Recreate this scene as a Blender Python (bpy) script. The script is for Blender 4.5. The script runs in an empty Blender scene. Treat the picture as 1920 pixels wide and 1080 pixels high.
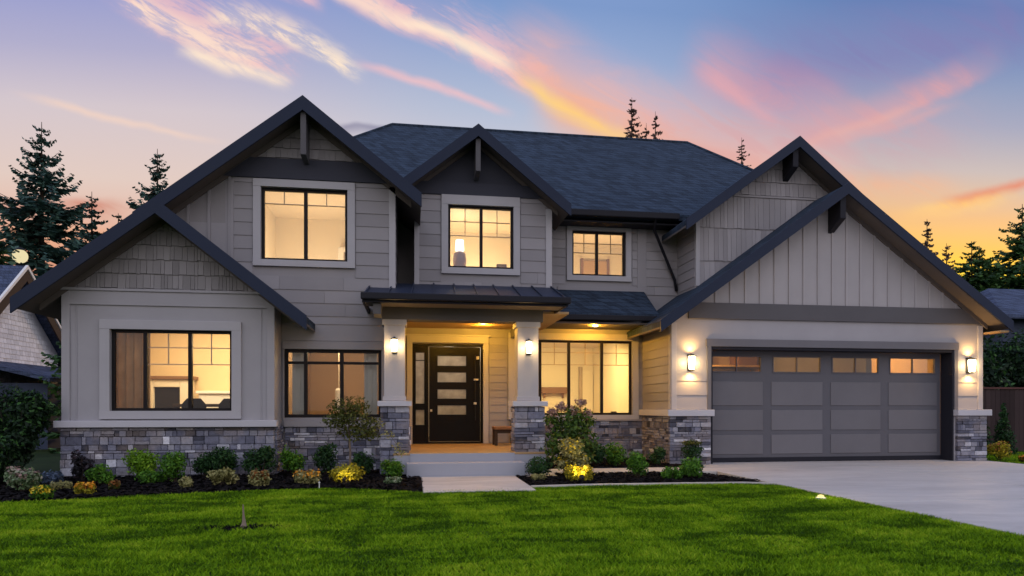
import bpy, bmesh, math, random
import numpy as np
from mathutils import Vector
R = math.radians
D = bpy.data
scene = bpy.context.scene
COL = scene.collection

# ------------------------------------------------------------------ camera
cam = D.objects.new("camera", D.cameras.new("camera"))
COL.objects.link(cam)
cam.location = (0, 0, 1.2)
cam.rotation_euler = (R(90), 0, R(-8.5))
cam.data.sensor_width = 36
cam.data.lens = 36 * 1250 / 1920
cam.data.shift_y = 225 / 1920
cam.data.clip_end = 3000
scene.camera = cam
scene.render.resolution_x, scene.render.resolution_y = 1024, 576

# ------------------------------------------------------------------ exposure
vs = scene.view_settings
vs.view_transform = 'Standard'
vs.look = 'None'
vs.exposure = 0.22
vs.gamma = 1.0
scene.cycles.use_denoising = True
scene.cycles.max_bounces = 8
scene.cycles.diffuse_bounces = 4
scene.cycles.transparent_max_bounces = 12
scene.cycles.sample_clamp_indirect = 4.0
scene.cycles.caustics_reflective = False
scene.cycles.caustics_refractive = False

# ------------------------------------------------------------------ sky (dusk)
SUN_AZ = R(43)      # clockwise from +Y, behind the right side of the house
SUN_EL = R(2.0)
world = D.worlds.new("World")
scene.world = world
world.use_nodes = True
wt = world.node_tree
wt.nodes.clear()


class G:
    """tiny node-math helper"""
    def __init__(s, t):
        s.t = t

    def n(s, typ, **kw):
        x = s.t.nodes.new(typ)
        for k, v in kw.items():
            setattr(x, k, v)
        return x

    def put(s, sock, v):
        if isinstance(v, (int, float)):
            sock.default_value = v
        elif isinstance(v, (tuple, list)):
            sock.default_value = tuple(v) if len(v) == len(sock.default_value) else tuple(v) + (1,)
        else:
            s.t.links.new(v, sock)

    def m(s, op, a, b=0.0, c=None, clamp=False):
        x = s.n('ShaderNodeMath', operation=op, use_clamp=clamp)
        s.put(x.inputs[0], a)
        s.put(x.inputs[1], b)
        if c is not None:
            s.put(x.inputs[2], c)
        return x.outputs[0]

    def ss(s, v, lo, hi, a=0.0, b=1.0):
        x = s.n('ShaderNodeMapRange', interpolation_type='SMOOTHSTEP')
        s.put(x.inputs['Value'], v)
        s.put(x.inputs['From Min'], lo)
        s.put(x.inputs['From Max'], hi)
        s.put(x.inputs['To Min'], a)
        s.put(x.inputs['To Max'], b)
        return x.outputs[0]

    def mix(s, f, a, b, blend='MIX'):
        x = s.n('ShaderNodeMix', data_type='RGBA', blend_type=blend)
        s.put(x.inputs[0], f)
        s.put(x.inputs[6], a)
        s.put(x.inputs[7], b)
        return x.outputs[2]

    def ramp(s, f, stops, interp='LINEAR'):
        x = s.n('ShaderNodeValToRGB')
        cr = x.color_ramp
        cr.interpolation = interp
        while len(cr.elements) < len(stops):
            cr.elements.new(0.5)
        for e, (p, c) in zip(cr.elements, stops):
            e.position = p
            e.color = tuple(c) + (1,) if len(c) == 3 else c
        s.put(x.inputs[0], f)
        return x.outputs[0]

    def noise(s, vec, scale, detail=3.0, rough=0.5, dim='3D', dist=0.0):
        x = s.n('ShaderNodeTexNoise', noise_dimensions=dim)
        if vec is not None:
            s.put(x.inputs['Vector'], vec)
        x.inputs['Scale'].default_value = scale
        x.inputs['Detail'].default_value = detail
        x.inputs['Roughness'].default_value = rough
        x.inputs['Distortion'].default_value = dist
        return x.outputs[0]

    def xyz(s, x, y, z):
        c = s.n('ShaderNodeCombineXYZ')
        for i, v in enumerate((x, y, z)):
            s.put(c.inputs[i], v)
        return c.outputs[0]


def srgb(r, g, b):
    return tuple((c / 255 / 12.92) if c / 255 <= 0.04045 else ((c / 255 + 0.055) / 1.055) ** 2.4 for c in (r, g, b))


def build_sky():
    g = G(wt)
    tc = g.n('ShaderNodeTexCoord')
    sep = g.n('ShaderNodeSeparateXYZ')
    wt.links.new(tc.outputs['Generated'], sep.inputs[0])
    x, y, z = sep.outputs
    yy = g.m('MAXIMUM', y, 0.12)
    a0 = g.m('DIVIDE', x, yy)
    b0 = g.m('DIVIDE', z, yy)
    # slow wobble so that bands are never ruler-straight
    pv = g.xyz(a0, b0, 0.0)
    wn = g.n('ShaderNodeTexNoise', noise_dimensions='2D')
    g.put(wn.inputs['Vector'], pv)
    wn.inputs['Scale'].default_value = 4.0
    wn.inputs['Detail'].default_value = 4.0
    wn.inputs['Roughness'].default_value = 0.6
    sc_ = g.n('ShaderNodeSeparateColor')
    wt.links.new(wn.outputs['Color'], sc_.inputs[0])
    a = g.m('MULTIPLY_ADD', g.m('SUBTRACT', sc_.outputs[0], 0.5), 0.040, a0)
    b = g.m('MULTIPLY_ADD', g.m('SUBTRACT', sc_.outputs[1], 0.5), 0.040, b0)
    # clear-sky colour by elevation, for three azimuths of the sunset side
    e = g.m('MULTIPLY', b0, 1.0, clamp=True)
    zen = (.30, .40, .72)
    left = g.ramp(e, [(0.0, srgb(150, 95, 75)), (.18, srgb(205, 134, 106)), (.25, srgb(224, 178, 156)), (.32, srgb(220, 196, 186)),
                      (.42, srgb(206, 192, 198)), (.50, srgb(172, 168, 198)), (.60, srgb(140, 148, 200)), (1.0, zen)])
    mid = g.ramp(e, [(0.0, srgb(200, 140, 90)), (.25, srgb(225, 180, 150)), (.36, srgb(200, 196, 205)),
                     (.45, srgb(172, 182, 205)), (.54, srgb(142, 162, 201)), (.62, srgb(118, 146, 195)), (1.0, zen)])
    right = g.ramp(e, [(0.0, srgb(238, 184, 24)), (.20, srgb(244, 200, 30)), (.25, srgb(240, 186, 60)), (.32, srgb(224, 176, 122)),
                       (.40, srgb(186, 176, 176)), (.48, srgb(150, 156, 182)), (.58, srgb(114, 140, 182)), (.68, srgb(78, 118, 174)), (1.0, zen)])
    c = g.mix(g.ss(a0, -0.35, 0.15), left, mid)
    c = g.mix(g.ss(a0, 0.25, 0.75), c, right)
    fib = g.noise(g.xyz(g.m('MULTIPLY_ADD', b0, 1.2, g.m('MULTIPLY', a0, 3.0)), g.m('MULTIPLY_ADD', a0, 3.0, g.m('MULTIPLY', b0, 8.5)), 0.0), 2.6, 7.0, 0.62, '2D', 0.6)
    fib2 = g.noise(g.xyz(g.m('MULTIPLY_ADD', b0, .5, a0), g.m('MULTIPLY_ADD', b0, 2.0, g.m('MULTIPLY', a0, .6)), 0.0), 11.0, 8.0, 0.66, '2D', 0.35)

    fib3 = g.noise(g.xyz(g.m('ADD', a, b), g.m('MULTIPLY_ADD', b, 2.2, a), 0.0), 34.0, 7.0, 0.7, '2D', 0.5)
    fib2 = g.m('MULTIPLY_ADD', g.m('SUBTRACT', fib3, .5), .55, fib2)

    def streak(c, p0, p1, lo, hi, colr, amt, bend=0.0, tex=0.5, tap=0.22, flip=False, blob=False):
        """cloud band from p0 to p1: lo = width under its crisp edge, hi = width of the veil above it"""
        dx, dy = p1[0] - p0[0], p1[1] - p0[1]
        L = math.hypot(dx, dy)
        ux, uy = dx / L, dy / L
        nx, ny = (-uy, ux) if ux > 0 else (uy, -ux)
        t = g.m('ADD', g.m('MULTIPLY', g.m('SUBTRACT', a, p0[0]), ux / L), g.m('MULTIPLY', g.m('SUBTRACT', b, p0[1]), uy / L))
        d = g.m('ADD', g.m('MULTIPLY', g.m('SUBTRACT', a, p0[0]), nx), g.m('MULTIPLY', g.m('SUBTRACT', b, p0[1]), ny))
        if bend:
            tt = g.m('MULTIPLY', t, g.m('SUBTRACT', 1.0, t))
            d = g.m('MULTIPLY_ADD', tt, -4 * bend, d)
        low = g.ss(d, -lo * 1.7, lo * .5)
        up = g.ss(d, 0.0, hi, 1.0, 0.0)
        prof = g.m('MULTIPLY', low, up)
        ends = g.m('MULTIPLY', g.ss(t, 0.0, tap), g.ss(t, 1.0 - tap, 1.0, 1.0, 0.0))
        f = g.m('MULTIPLY', prof, ends)
        nz = g.ss(fib2 if blob else fib, 0.38, 0.64)
        f = g.m('MULTIPLY', f, g.m('MULTIPLY_ADD', nz, tex, 1.0 - tex))
        f = g.m('MULTIPLY', f, amt, clamp=True)
        return g.mix(f, c, colr)

    pink, cream, rose = srgb(236, 186, 188), srgb(250, 226, 200), srgb(214, 150, 160)
    orange, gold, violet = srgb(245, 168, 110), srgb(252, 208, 110), srgb(118, 112, 168)
    # violet veils, upper right
    c = streak(c, (.45, .49), (1.15, .66), .05, .17, violet, .75, tex=.25)
    c = streak(c, (.40, .53), (.72, .45), .03, .12, rose, .6, tex=.4)
    # left bright cloud
    c = streak(c, (-.47, .615), (-.15, .47), .014, .105, pink, .95, bend=-.018, tex=.9, blob=True)
    c = streak(c, (-.42, .585), (-.20, .495), .012, .035, cream, .75, bend=-.012, tex=.75, blob=True)
    c = streak(c, (-.31, .556), (-.06, .475), .010, .040, cream, 1.0, bend=.02, tex=.8, blob=True)
    c = streak(c, (-.335, .512), (-.165, .462), .010, .018, cream, .95, tex=.35, blob=True)
    c = streak(c, (-.30, .625), (-.12, .585), .010, .05, pink, .8, tex=.7, blob=True)
    # the long band across the middle
    c = streak(c, (-.13, .625), (.20, .485), .012, .085, pink, .95, bend=-.006, tex=.8, tap=.1, blob=True)
    c = streak(c, (-.14, .625), (.16, .510), .008, .024, cream, .9, bend=-.004, tex=.35, tap=.12)
    c = streak(c, (.10, .545), (.75, .345), .03, .12, srgb(232, 172, 160), .95, bend=-.03, tex=.35, tap=.15)
    c = streak(c, (.16, .485), (.72, .325), .035, .085, srgb(240, 170, 124), .85, bend=-.035, tex=.2, tap=.15)
    c = streak(c, (.13, .520), (.46, .365), .012, .026, gold, .8, bend=-.012, tex=.3, tap=.2)
    c = streak(c, (-.095, .515), (.155, .445), .006, .014, pink, .85, bend=-.004, tex=.25)
    c = streak(c, (-.55, .432), (-.245, .372), .005, .010, srgb(240, 206, 186), .7, bend=-.004, tex=.2, tap=.3)
    # fans, right
    c = streak(c, (.56, .405), (1.02, .60), .010, .060, srgb(222, 152, 154), .75, bend=-.012, tex=.35, tap=.3)
    c = streak(c, (.56, .402), (.86, .520), .010, .020, srgb(240, 172, 152), .6, bend=-.008, tex=.2, tap=.3)
    c = streak(c, (.62, .405), (.93, .52), .008, .020, srgb(228, 160, 154), .6, tex=.3, tap=.3)
    c = streak(c, (.43, .545), (.60, .445), .012, .030, srgb(226, 160, 165), .7, tex=.3, tap=.3)
    c = streak(c, (.60, .35), (.95, .375), .020, .035, orange, .45, tex=.5, tap=.3)
    c = streak(c, (.855, .338), (1.12, .405), .010, .018, srgb(212, 110, 85), .9, tex=.2, tap=.3)
    c = streak(c, (.78, .318), (1.05, .372), .012, .018, srgb(250, 200, 100), .7, tex=.4, tap=.35)
    c = streak(c, (.80, .235), (1.15, .26), .03, .03, srgb(250, 200, 40), .6, tex=.3, tap=.3)
    c = streak(c, (.85, .215), (1.05, .23), .03, .03, srgb(245, 222, 20), .8, tex=.1, tap=.3)
    c = streak(c, (.28, .395), (1.02, .47), .07, .15, srgb(192, 150, 162), .55, bend=-.01, tex=.55, tap=.3)
    # low bank of dull red cloud, left horizon, and a slate scrap over the ridge
    c = streak(c, (-.68, .262), (-.36, .275), .020, .020, srgb(196, 104, 78), .8, tex=.5, tap=.25)
    c = streak(c, (-.60, .235), (-.30, .235), .03, .02, srgb(235, 150, 85), .6, tex=.4, tap=.25)
    c = streak(c, (-.118, .408), (-.020, .412), .010, .010, srgb(112, 108, 140), .75, tex=.1, tap=.25)
    # the sky behind the camera and overhead: dusk, brightened to light the facade
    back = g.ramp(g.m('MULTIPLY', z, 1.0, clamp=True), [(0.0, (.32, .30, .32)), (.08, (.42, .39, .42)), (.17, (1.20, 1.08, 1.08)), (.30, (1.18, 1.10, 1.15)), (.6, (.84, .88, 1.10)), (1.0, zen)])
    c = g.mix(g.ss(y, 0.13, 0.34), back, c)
    # below the horizon
    c = g.mix(g.ss(z, -0.06, -0.01), srgb(70, 66, 62), c)
    sky = g.n('ShaderNodeTexSky', sky_type='NISHITA')
    sky.sun_disc = False
    sky.sun_elevation = SUN_EL
    sky.sun_rotation = SUN_AZ
    bg1 = g.n('ShaderNodeBackground')
    wt.links.new(sky.outputs[0], bg1.inputs[0])
    bg1.inputs[1].default_value = 0.02
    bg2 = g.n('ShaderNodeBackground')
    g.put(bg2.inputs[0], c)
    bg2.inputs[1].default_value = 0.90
    ad = g.n('ShaderNodeAddShader')
    wt.links.new(bg1.outputs[0], ad.inputs[0])
    wt.links.new(bg2.outputs[0], ad.inputs[1])
    out = g.n('ShaderNodeOutputWorld')
    wt.links.new(ad.outputs[0], out.inputs[0])


build_sky()
world.cycles.sampling_method = 'MANUAL'
world.cycles.sample_map_resolution = 512

sun = D.objects.new("sun", D.lights.new("sun", 'SUN'))
COL.objects.link(sun)
sun.data.energy = 0.35
sun.data.angle = R(3)
sun.data.color = (1.0, 0.62, 0.32)
sv = Vector((math.sin(SUN_AZ) * math.cos(SUN_EL), math.cos(SUN_AZ) * math.cos(SUN_EL), math.sin(SUN_EL)))
sun.rotation_euler = sv.to_track_quat('Z', 'Y').to_euler()

# ------------------------------------------------------------------ helpers
rng = random.Random(7)
ORG = {}


class MB:
    def __init__(s):
        s.v, s.f, s.t = [], [], []

    def add(s, vs_, fs, tint=None):
        o = len(s.v)
        s.v += [tuple(p) for p in vs_]
        tint = rng.random() if tint is None else tint
        for f in fs:
            s.f.append(tuple(i + o for i in f))
            s.t.append(tint)
        return s

    BOXF = ((0, 3, 2, 1), (4, 5, 6, 7), (0, 1, 5, 4), (1, 2, 6, 5), (2, 3, 7, 6), (3, 0, 4, 7))

    def box(s, x0, x1, y0, y1, z0, z1, tint=None):
        return s.add([(x0, y0, z0), (x1, y0, z0), (x1, y1, z0), (x0, y1, z0), (x0, y0, z1), (x1, y0, z1), (x1, y1, z1), (x0, y1, z1)], s.BOXF, tint)

    def hexa(s, p, tint=None):
        return s.add(p, s.BOXF, tint)

    def prism(s, poly, axis, c0, c1, tint=None):
        """extrude a 2D polygon along an axis: 'y' -> poly is (x,z); 'x' -> (y,z); 'z' -> (x,y)"""
        def P(q, c):
            return (q[0], c, q[1]) if axis == 'y' else (c, q[0], q[1]) if axis == 'x' else (q[0], q[1], c)
        n = len(poly)
        vs_ = [P(q, c0) for q in poly] + [P(q, c1) for q in poly]
        fs = [tuple(range(n)), tuple(range(2 * n - 1, n - 1, -1))] + [(i, (i + 1) % n, n + (i + 1) % n, n + i) for i in range(n)]
        return s.add(vs_, fs, tint)

    def lathe(s, cx, cy, prof, seg=14, tint=None, cap=True):
        vs_, fs = [], []
        for r, z in prof:
            for k in range(seg):
                an = 2 * math.pi * k / seg
                vs_.append((cx + r * math.cos(an), cy + r * math.sin(an), z))
        for i in range(len(prof) - 1):
            for k in range(seg):
                k2 = (k + 1) % seg
                fs.append((i * seg + k, i * seg + k2, (i + 1) * seg + k2, (i + 1) * seg + k))
        if cap:
            fs.append(tuple(range(seg - 1, -1, -1)))
            fs.append(tuple(range((len(prof) - 1) * seg, len(prof) * seg)))
        return s.add(vs_, fs, tint)

    def tube(s, pts, radii, seg=6, tint=None):
        vs_, fs = [], []
        pts = [Vector(p) for p in pts]
        for i, p in enumerate(pts):
            d = (pts[min(i + 1, len(pts) - 1)] - pts[max(i - 1, 0)]).normalized()
            u = d.orthogonal().normalized() if i == 0 else (u - d * u.dot(d)).normalized()
            w = d.cross(u)
            r = radii[i] if isinstance(radii, (list, tuple)) else radii
            for k in range(seg):
                an = 2 * math.pi * k / seg
                vs_.append(p + (u * math.cos(an) + w * math.sin(an)) * r)
        for i in range(len(pts) - 1):
            for k in range(seg):
                k2 = (k + 1) % seg
                fs.append((i * seg + k, i * seg + k2, (i + 1) * seg + k2, (i + 1) * seg + k))
        fs.append(tuple(range(seg - 1, -1, -1)))
        fs.append(tuple(range((len(pts) - 1) * seg, len(pts) * seg)))
        return s.add(vs_, fs, tint)

    def build(s, name, mat, parent=None, bevel=0.0, smooth=False, local=False, recalc=True):
        org = Vector((0, 0, 0)) if (parent is None or local) else ORG.get(parent.name, Vector((0, 0, 0)))
        me = D.meshes.new(name)
        me.from_pydata([(p[0] - org.x, p[1] - org.y, p[2] - org.z) for p in s.v], [], s.f)
        at = me.attributes.new("tint", 'FLOAT', 'FACE')
        at.data.foreach_set("value", s.t)
        if recalc:
            bm = bmesh.new()
            bm.from_mesh(me)
            bmesh.ops.recalc_face_normals(bm, faces=bm.faces)
            bm.to_mesh(me)
            bm.free()
        if smooth:
            me.polygons.foreach_set("use_smooth", [True] * len(me.polygons))
        me.materials.append(mat)
        o = D.objects.new(name, me)
        COL.objects.link(o)
        if parent is not None:
            o.parent = parent
            ORG[o.name] = ORG.get(parent.name, Vector((0, 0, 0))) if not local else Vector((0, 0, 0))
        if bevel:
            b = o.modifiers.new("bevel", 'BEVEL')
            b.width = bevel
            b.segments = 2
            b.limit_method = 'ANGLE'
        return o


def np_mesh(name, verts, faces, tint, mat, parent=None):
    """many identical-size faces from numpy arrays"""
    verts = np.asarray(verts, np.float32)
    faces = np.asarray(faces, np.int32)
    k = faces.shape[1]
    me = D.meshes.new(name)
    me.vertices.add(len(verts))
    me.vertices.foreach_set("co", verts.ravel())
    me.loops.add(faces.size)
    me.loops.foreach_set("vertex_index", faces.ravel())
    me.polygons.add(len(faces))
    me.polygons.foreach_set("loop_start", np.arange(0, faces.size, k, dtype=np.int32))
    at = me.attributes.new("tint", 'FLOAT', 'FACE')
    at.data.foreach_set("value", np.asarray(tint, np.float32))
    me.update(calc_edges=True)
    me.materials.append(mat)
    o = D.objects.new(name, me)
    COL.objects.link(o)
    if parent is not None:
        o.parent = parent
    return o


def tag(o, label=None, cat=None, group=None, kind=None):
    if label:
        o['label'] = label
    if cat:
        o['category'] = cat
    if group:
        o['group'] = group
    if kind:
        o['kind'] = kind
    return o


def thing(name, label, cat, loc=(0, 0, 0), group=None, rz=0.0):
    o = D.objects.new(name, None)
    o.empty_display_size = 0.2
    COL.objects.link(o)
    o.location = loc
    o.rotation_euler = (0, 0, rz)
    ORG[o.name] = Vector(loc)
    return tag(o, label, cat, group)


def lamp(name, typ, loc, power, color, parent, radius=0.05, direction=None, spot=None, size=None, blend=0.5):
    l = D.lights.new(name, typ)
    l.energy = power
    l.color = color
    if typ in ('POINT', 'SPOT'):
        l.shadow_soft_size = radius
    if typ == 'SPOT':
        l.spot_size = R(spot)
        l.spot_blend = blend
    if typ == 'AREA':
        l.shape = 'RECTANGLE'
        l.size, l.size_y = size
    o = D.objects.new(name, l)
    COL.objects.link(o)
    org = ORG.get(parent.name, Vector((0, 0, 0)))
    o.parent = parent
    o.location = Vector(loc) - org
    if direction is not None:
        o.rotation_euler = (-Vector(direction)).to_track_quat('Z', 'Y').to_euler()
    return o


# ------------------------------------------------------------------ materials
MATS = {}


def mat(name, fn):
    m = D.materials.new(name)
    m.use_nodes = True
    t = m.node_tree
    t.nodes.clear()
    g = G(t)
    out = g.n('ShaderNodeOutputMaterial')
    fn(g, t, out)
    MATS[name] = m
    return m


def principled(g, t, out, color, rough=0.6, bump=None, bstr=0.3, bdist=0.01, metal=0.0, spec=0.5, alpha=None):
    p = g.n('ShaderNodeBsdfPrincipled')
    g.put(p.inputs['Base Color'], color)
    g.put(p.inputs['Roughness'], rough)
    p.inputs['Metallic'].default_value = metal
    p.inputs['Specular IOR Level'].default_value = spec
    if bump is not None:
        b = g.n('ShaderNodeBump')
        b.inputs['Strength'].default_value = bstr
        b.inputs['Distance'].default_value = bdist
        g.put(b.inputs['Height'], bump)
        t.links.new(b.outputs[0], p.inputs['Normal'])
    t.links.new(p.outputs[0], out.inputs[0])
    return p


def objco(g):
    return g.n('ShaderNodeTexCoord').outputs['Object']


def tintv(g):
    return g.n('ShaderNodeAttribute', attribute_name='tint').outputs['Fac']


def scale_rgb(c, k):
    return tuple(x * k for x in c)


def paint(name, c, rough=0.6, var=0.12, grain=True, tv=0.10, spec=None):
    spec = spec if spec is not None else (.12 if max(c) < .2 else .3)
    def fn(g, t, out):
        co = objco(g)
        n1 = g.noise(co, 1.3, 4, 0.6)
        mp = g.n('ShaderNodeMapping')
        g.put(mp.inputs[0], co)
        mp.inputs['Scale'].default_value = (3.0, 3.0, 60.0)
        n2 = g.noise(mp.outputs[0], 4.0, 4, 0.6)
        k = g.m('ADD', g.m('MULTIPLY_ADD', n1, var * 2, 1 - var), g.m('MULTIPLY', g.m('SUBTRACT', tintv(g), 0.5), tv * 2))
        k = g.m('ADD', k, g.m('MULTIPLY', g.m('SUBTRACT', n2, .5), .10))
        col = g.mix(1.0, c, g.xyz(k, k, k), 'MULTIPLY')
        principled(g, t, out, col, rough, n2 if grain else n1, 0.15, 0.004, spec=spec)
    return mat(name, fn)


paint('paint_siding', (.295, .278, .290))
paint('paint_panel', (.365, .350, .370), tv=.02)
paint('paint_shake', (.25, .233, .238), tv=.2)
paint('paint_batten', (.40, .375, .38), tv=.06)
paint('paint_shake_light', (.34, .318, .33), tv=.14)
paint('paint_trim', (.43, .415, .435), tv=.03)
paint('paint_band', (.050, .052, .070), tv=.03)
paint('paint_grey_band', (.115, .110, .118), tv=.03)
paint('paint_fascia', (.024, .032, .058), .5, tv=.03)
paint('paint_soffit', (.13, .11, .10), tv=.05)
paint('paint_dark', (.022, .022, .030), .55, tv=.03)
paint('paint_garage', (.165, .160, .175), .45, tv=.05)
paint('paint_garage_rail', (.120, .118, .135), .45, tv=.03)
paint('paint_beam', (.12, .113, .115), tv=.03)
paint('window_black', (.018, .015, .016), .4, tv=.02)
paint('muntin_tan', (.42, .33, .24), .5, tv=.02)
paint('door_black', (.0065, .006, .0065), .35, tv=.1)
paint('room_cream', (.78, .70, .56), .8, .03, False, .02)
paint('room_orange', (.74, .57, .34), .8, .05, False, .02)
paint('room_brown', (.48, .34, .21), .8, .05, False, .02)
paint('white_gloss', (.78, .76, .72), .5, .03, False, .02)
paint('curtain_beige', (.42, .34, .26), .9, .06, False, .1)


def m_cloth(g, t, out):
    n = g.noise(objco(g), 5, 3)
    c = g.ramp(n, [(.3, (.50, .38, .26)), (.7, (.60, .47, .34))])
    d = g.n('ShaderNodeBsdfDiffuse')
    g.put(d.inputs[0], c)
    tr = g.n('ShaderNodeBsdfTranslucent')
    g.put(tr.inputs[0], c)
    mx = g.n('ShaderNodeMixShader')
    mx.inputs[0].default_value = .55
    t.links.new(d.outputs[0], mx.inputs[1])
    t.links.new(tr.outputs[0], mx.inputs[2])
    t.links.new(mx.outputs[0], out.inputs[0])


mat('cloth', m_cloth)
paint('wood_floor', (.30, .18, .09), .4)
paint('porch_wood', (.42, .27, .13), .5)
paint('step_grey', (.36, .37, .42), .7, .08, False, .06)
paint('cap_stone', (.52, .51, .55), .75, .08, False, .08)
paint('purple_glaze', (.34, .24, .38), .3, .05, False)
paint('dark_wood', (.05, .034, .024), .5)
paint('brown_wood', (.22, .11, .05), .5)
paint('neighbor_white', (.78, .78, .82), .7, tv=.14)
paint('neighbor_brown', (.05, .035, .03), .6)
paint('neighbor_blue', (.06, .075, .12), .7)
paint('fence_wood', (.050, .034, .034), .8, .2, tv=.35)
paint('fence_rail', (.11, .05, .045), .8)
paint('metal_nickel', (.55, .54, .52), .3)
paint('metal_black', (.02, .02, .022), .4)
paint('stake_white', (.6, .6, .58), .6)
paint('gutter_black', (.018, .018, .024), .4)


def m_stone(g, t, out):
    co = objco(g)
    tv = tintv(g)
    base = g.ramp(tv, [(0, (.045, .046, .064)), (.2, (.105, .108, .148)), (.45, (.18, .184, .245)), (.7, (.25, .247, .29)), (.86, (.40, .40, .46)), (1, (.64, .64, .70))])
    n1 = g.noise(co, 14, 5, .65)
    n2 = g.noise(co, 55, 4, .6)
    k = g.m('MULTIPLY_ADD', n1, 1.25, .50)
    warm = g.mix(g.m('MULTIPLY', g.ss(g.noise(co, 3.0, 2), .45, .65), .3), base, (.30, .235, .19))
    col = g.mix(1.0, warm, g.xyz(k, k, k), 'MULTIPLY')
    principled(g, t, out, col, .85, g.m('ADD', n1, g.m('MULTIPLY', n2, .4)), .8, .02, spec=.3)


mat('stone', m_stone)
paint('mortar', (.075, .075, .085), .95)


def m_shingle(base_c, nm, exp=0.105):
    def fn(g, t, out):
        co = objco(g)
        sp = g.n('ShaderNodeSeparateXYZ')
        t.links.new(co, sp.inputs[0])
        v = g.xyz(g.m('ADD', sp.outputs[0], sp.outputs[1]), sp.outputs[2], 0.0)
        br = g.n('ShaderNodeTexBrick')
        br.offset = 0.37
        br.squash = 1.0
        t.links.new(v, br.inputs['Vector'])
        br.inputs['Color1'].default_value = (*scale_rgb(base_c, .98), 1)
        br.inputs['Color2'].default_value = (*scale_rgb(base_c, 1.02), 1)
        br.inputs['Mortar'].default_value = (*scale_rgb(base_c, .48), 1)
        br.inputs['Scale'].default_value = 1.0
        br.inputs['Mortar Size'].default_value = .008
        br.inputs['Mortar Smooth'].default_value = .3
        br.inputs['Bias'].default_value = -.1
        br.inputs['Brick Width'].default_value = .13
        br.inputs['Row Height'].default_value = exp
        row = g.m('FLOOR', g.m('DIVIDE', sp.outputs[2], exp))
        tabx = g.m('FLOOR', g.m('ADD', g.m('DIVIDE', g.m('ADD', sp.outputs[0], sp.outputs[1]), .15), g.m('MULTIPLY', row, .618)))
        wn = g.n('ShaderNodeTexWhiteNoise', noise_dimensions='2D')
        g.put(wn.inputs['Vector'], g.xyz(tabx, row, 0.0))
        n1 = g.noise(co, 2.0, 4, .6)
        n2 = g.noise(co, 60, 3, .7)
        n3 = g.noise(co, 9, 3, .75)
        k = g.m('ADD', g.m('MULTIPLY_ADD', n1, .4, .30), g.m('ADD', g.m('MULTIPLY', n2, .3), g.m('MULTIPLY_ADD', wn.outputs[0], .85, g.m('MULTIPLY', n3, .30))))
        col = g.mix(1.0, br.outputs[0], g.xyz(k, k, k), 'MULTIPLY')
        saw = g.m('FRACT', g.m('DIVIDE', sp.outputs[2], exp))
        h = g.m('ADD', g.m('MULTIPLY', saw, -.5), g.m('MULTIPLY', br.outputs['Fac'], -.8))
        principled(g, t, out, col, .85, g.m('ADD', h, g.m('MULTIPLY', n2, .5)), .5, .02, spec=.2)
    return mat(nm, fn)


m_shingle((.025, .038, .060), 'shingle')
m_shingle((.05, .065, .11), 'shingle_blue')


def m_glass(g, t, out):
    tr = g.n('ShaderNodeBsdfTransparent')
    tr.inputs[0].default_value = (.93, .94, .93, 1)
    gl = g.n('ShaderNodeBsdfGlossy')
    gl.inputs['Roughness'].default_value = .02
    fr = g.n('ShaderNodeFresnel')
    fr.inputs['IOR'].default_value = 1.5
    mx = g.n('ShaderNodeMixShader')
    g.put(mx.inputs[0], g.m('MULTIPLY', fr.outputs[0], 1.3, clamp=True))
    t.links.new(tr.outputs[0], mx.inputs[1])
    t.links.new(gl.outputs[0], mx.inputs[2])
    t.links.new(mx.outputs[0], out.inputs[0])


mat('glass', m_glass)


def m_frost(g, t, out):
    tr = g.n('ShaderNodeBsdfTranslucent')
    n = g.noise(objco(g), 6, 4)
    g.put(tr.inputs[0], g.ramp(n, [(.3, (.62, .56, .48)), (.7, (.85, .80, .72))]))
    gl = g.n('ShaderNodeBsdfGlossy')
    gl.inputs['Roughness'].default_value = .12
    mx = g.n('ShaderNodeMixShader')
    mx.inputs[0].default_value = .12
    t.links.new(tr.outputs[0], mx.inputs[1])
    t.links.new(gl.outputs[0], mx.inputs[2])
    t.links.new(mx.outputs[0], out.inputs[0])


mat('frosted_glass', m_frost)


def emit(name, c, s):
    def fn(g, t, out):
        e = g.n('ShaderNodeEmission')
        e.inputs[0].default_value = (*c, 1)
        e.inputs[1].default_value = s
        t.links.new(e.outputs[0], out.inputs[0])
    return mat(name, fn)


emit('bulb_warm', (1.0, .80, .46), 9.0)
emit('bulb_amber', (1.0, .76, .30), 1.25)
emit('bulb_soft', (1.0, .90, .70), 2.5)
emit('globe_glow', (1.0, .86, .50), .72)


def leafmat(name, stops, rough=.6, trans=.25):
    def fn(g, t, out):
        tv = tintv(g)
        n = g.noise(objco(g), 9.0, 2)
        f = g.m('ADD', tv, g.m('MULTIPLY', g.m('SUBTRACT', n, .5), .5), clamp=True)
        c = g.ramp(f, stops)
        d = g.n('ShaderNodeBsdfPrincipled')
        g.put(d.inputs['Base Color'], c)
        d.inputs['Roughness'].default_value = rough
        d.inputs['Specular IOR Level'].default_value = .25
        tr = g.n('ShaderNodeBsdfTranslucent')
        g.put(tr.inputs[0], c)
        mx = g.n('ShaderNodeMixShader')
        mx.inputs[0].default_value = trans
        t.links.new(d.outputs[0], mx.inputs[1])
        t.links.new(tr.outputs[0], mx.inputs[2])
        t.links.new(mx.outputs[0], out.inputs[0])
    return mat(name, fn)


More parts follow.
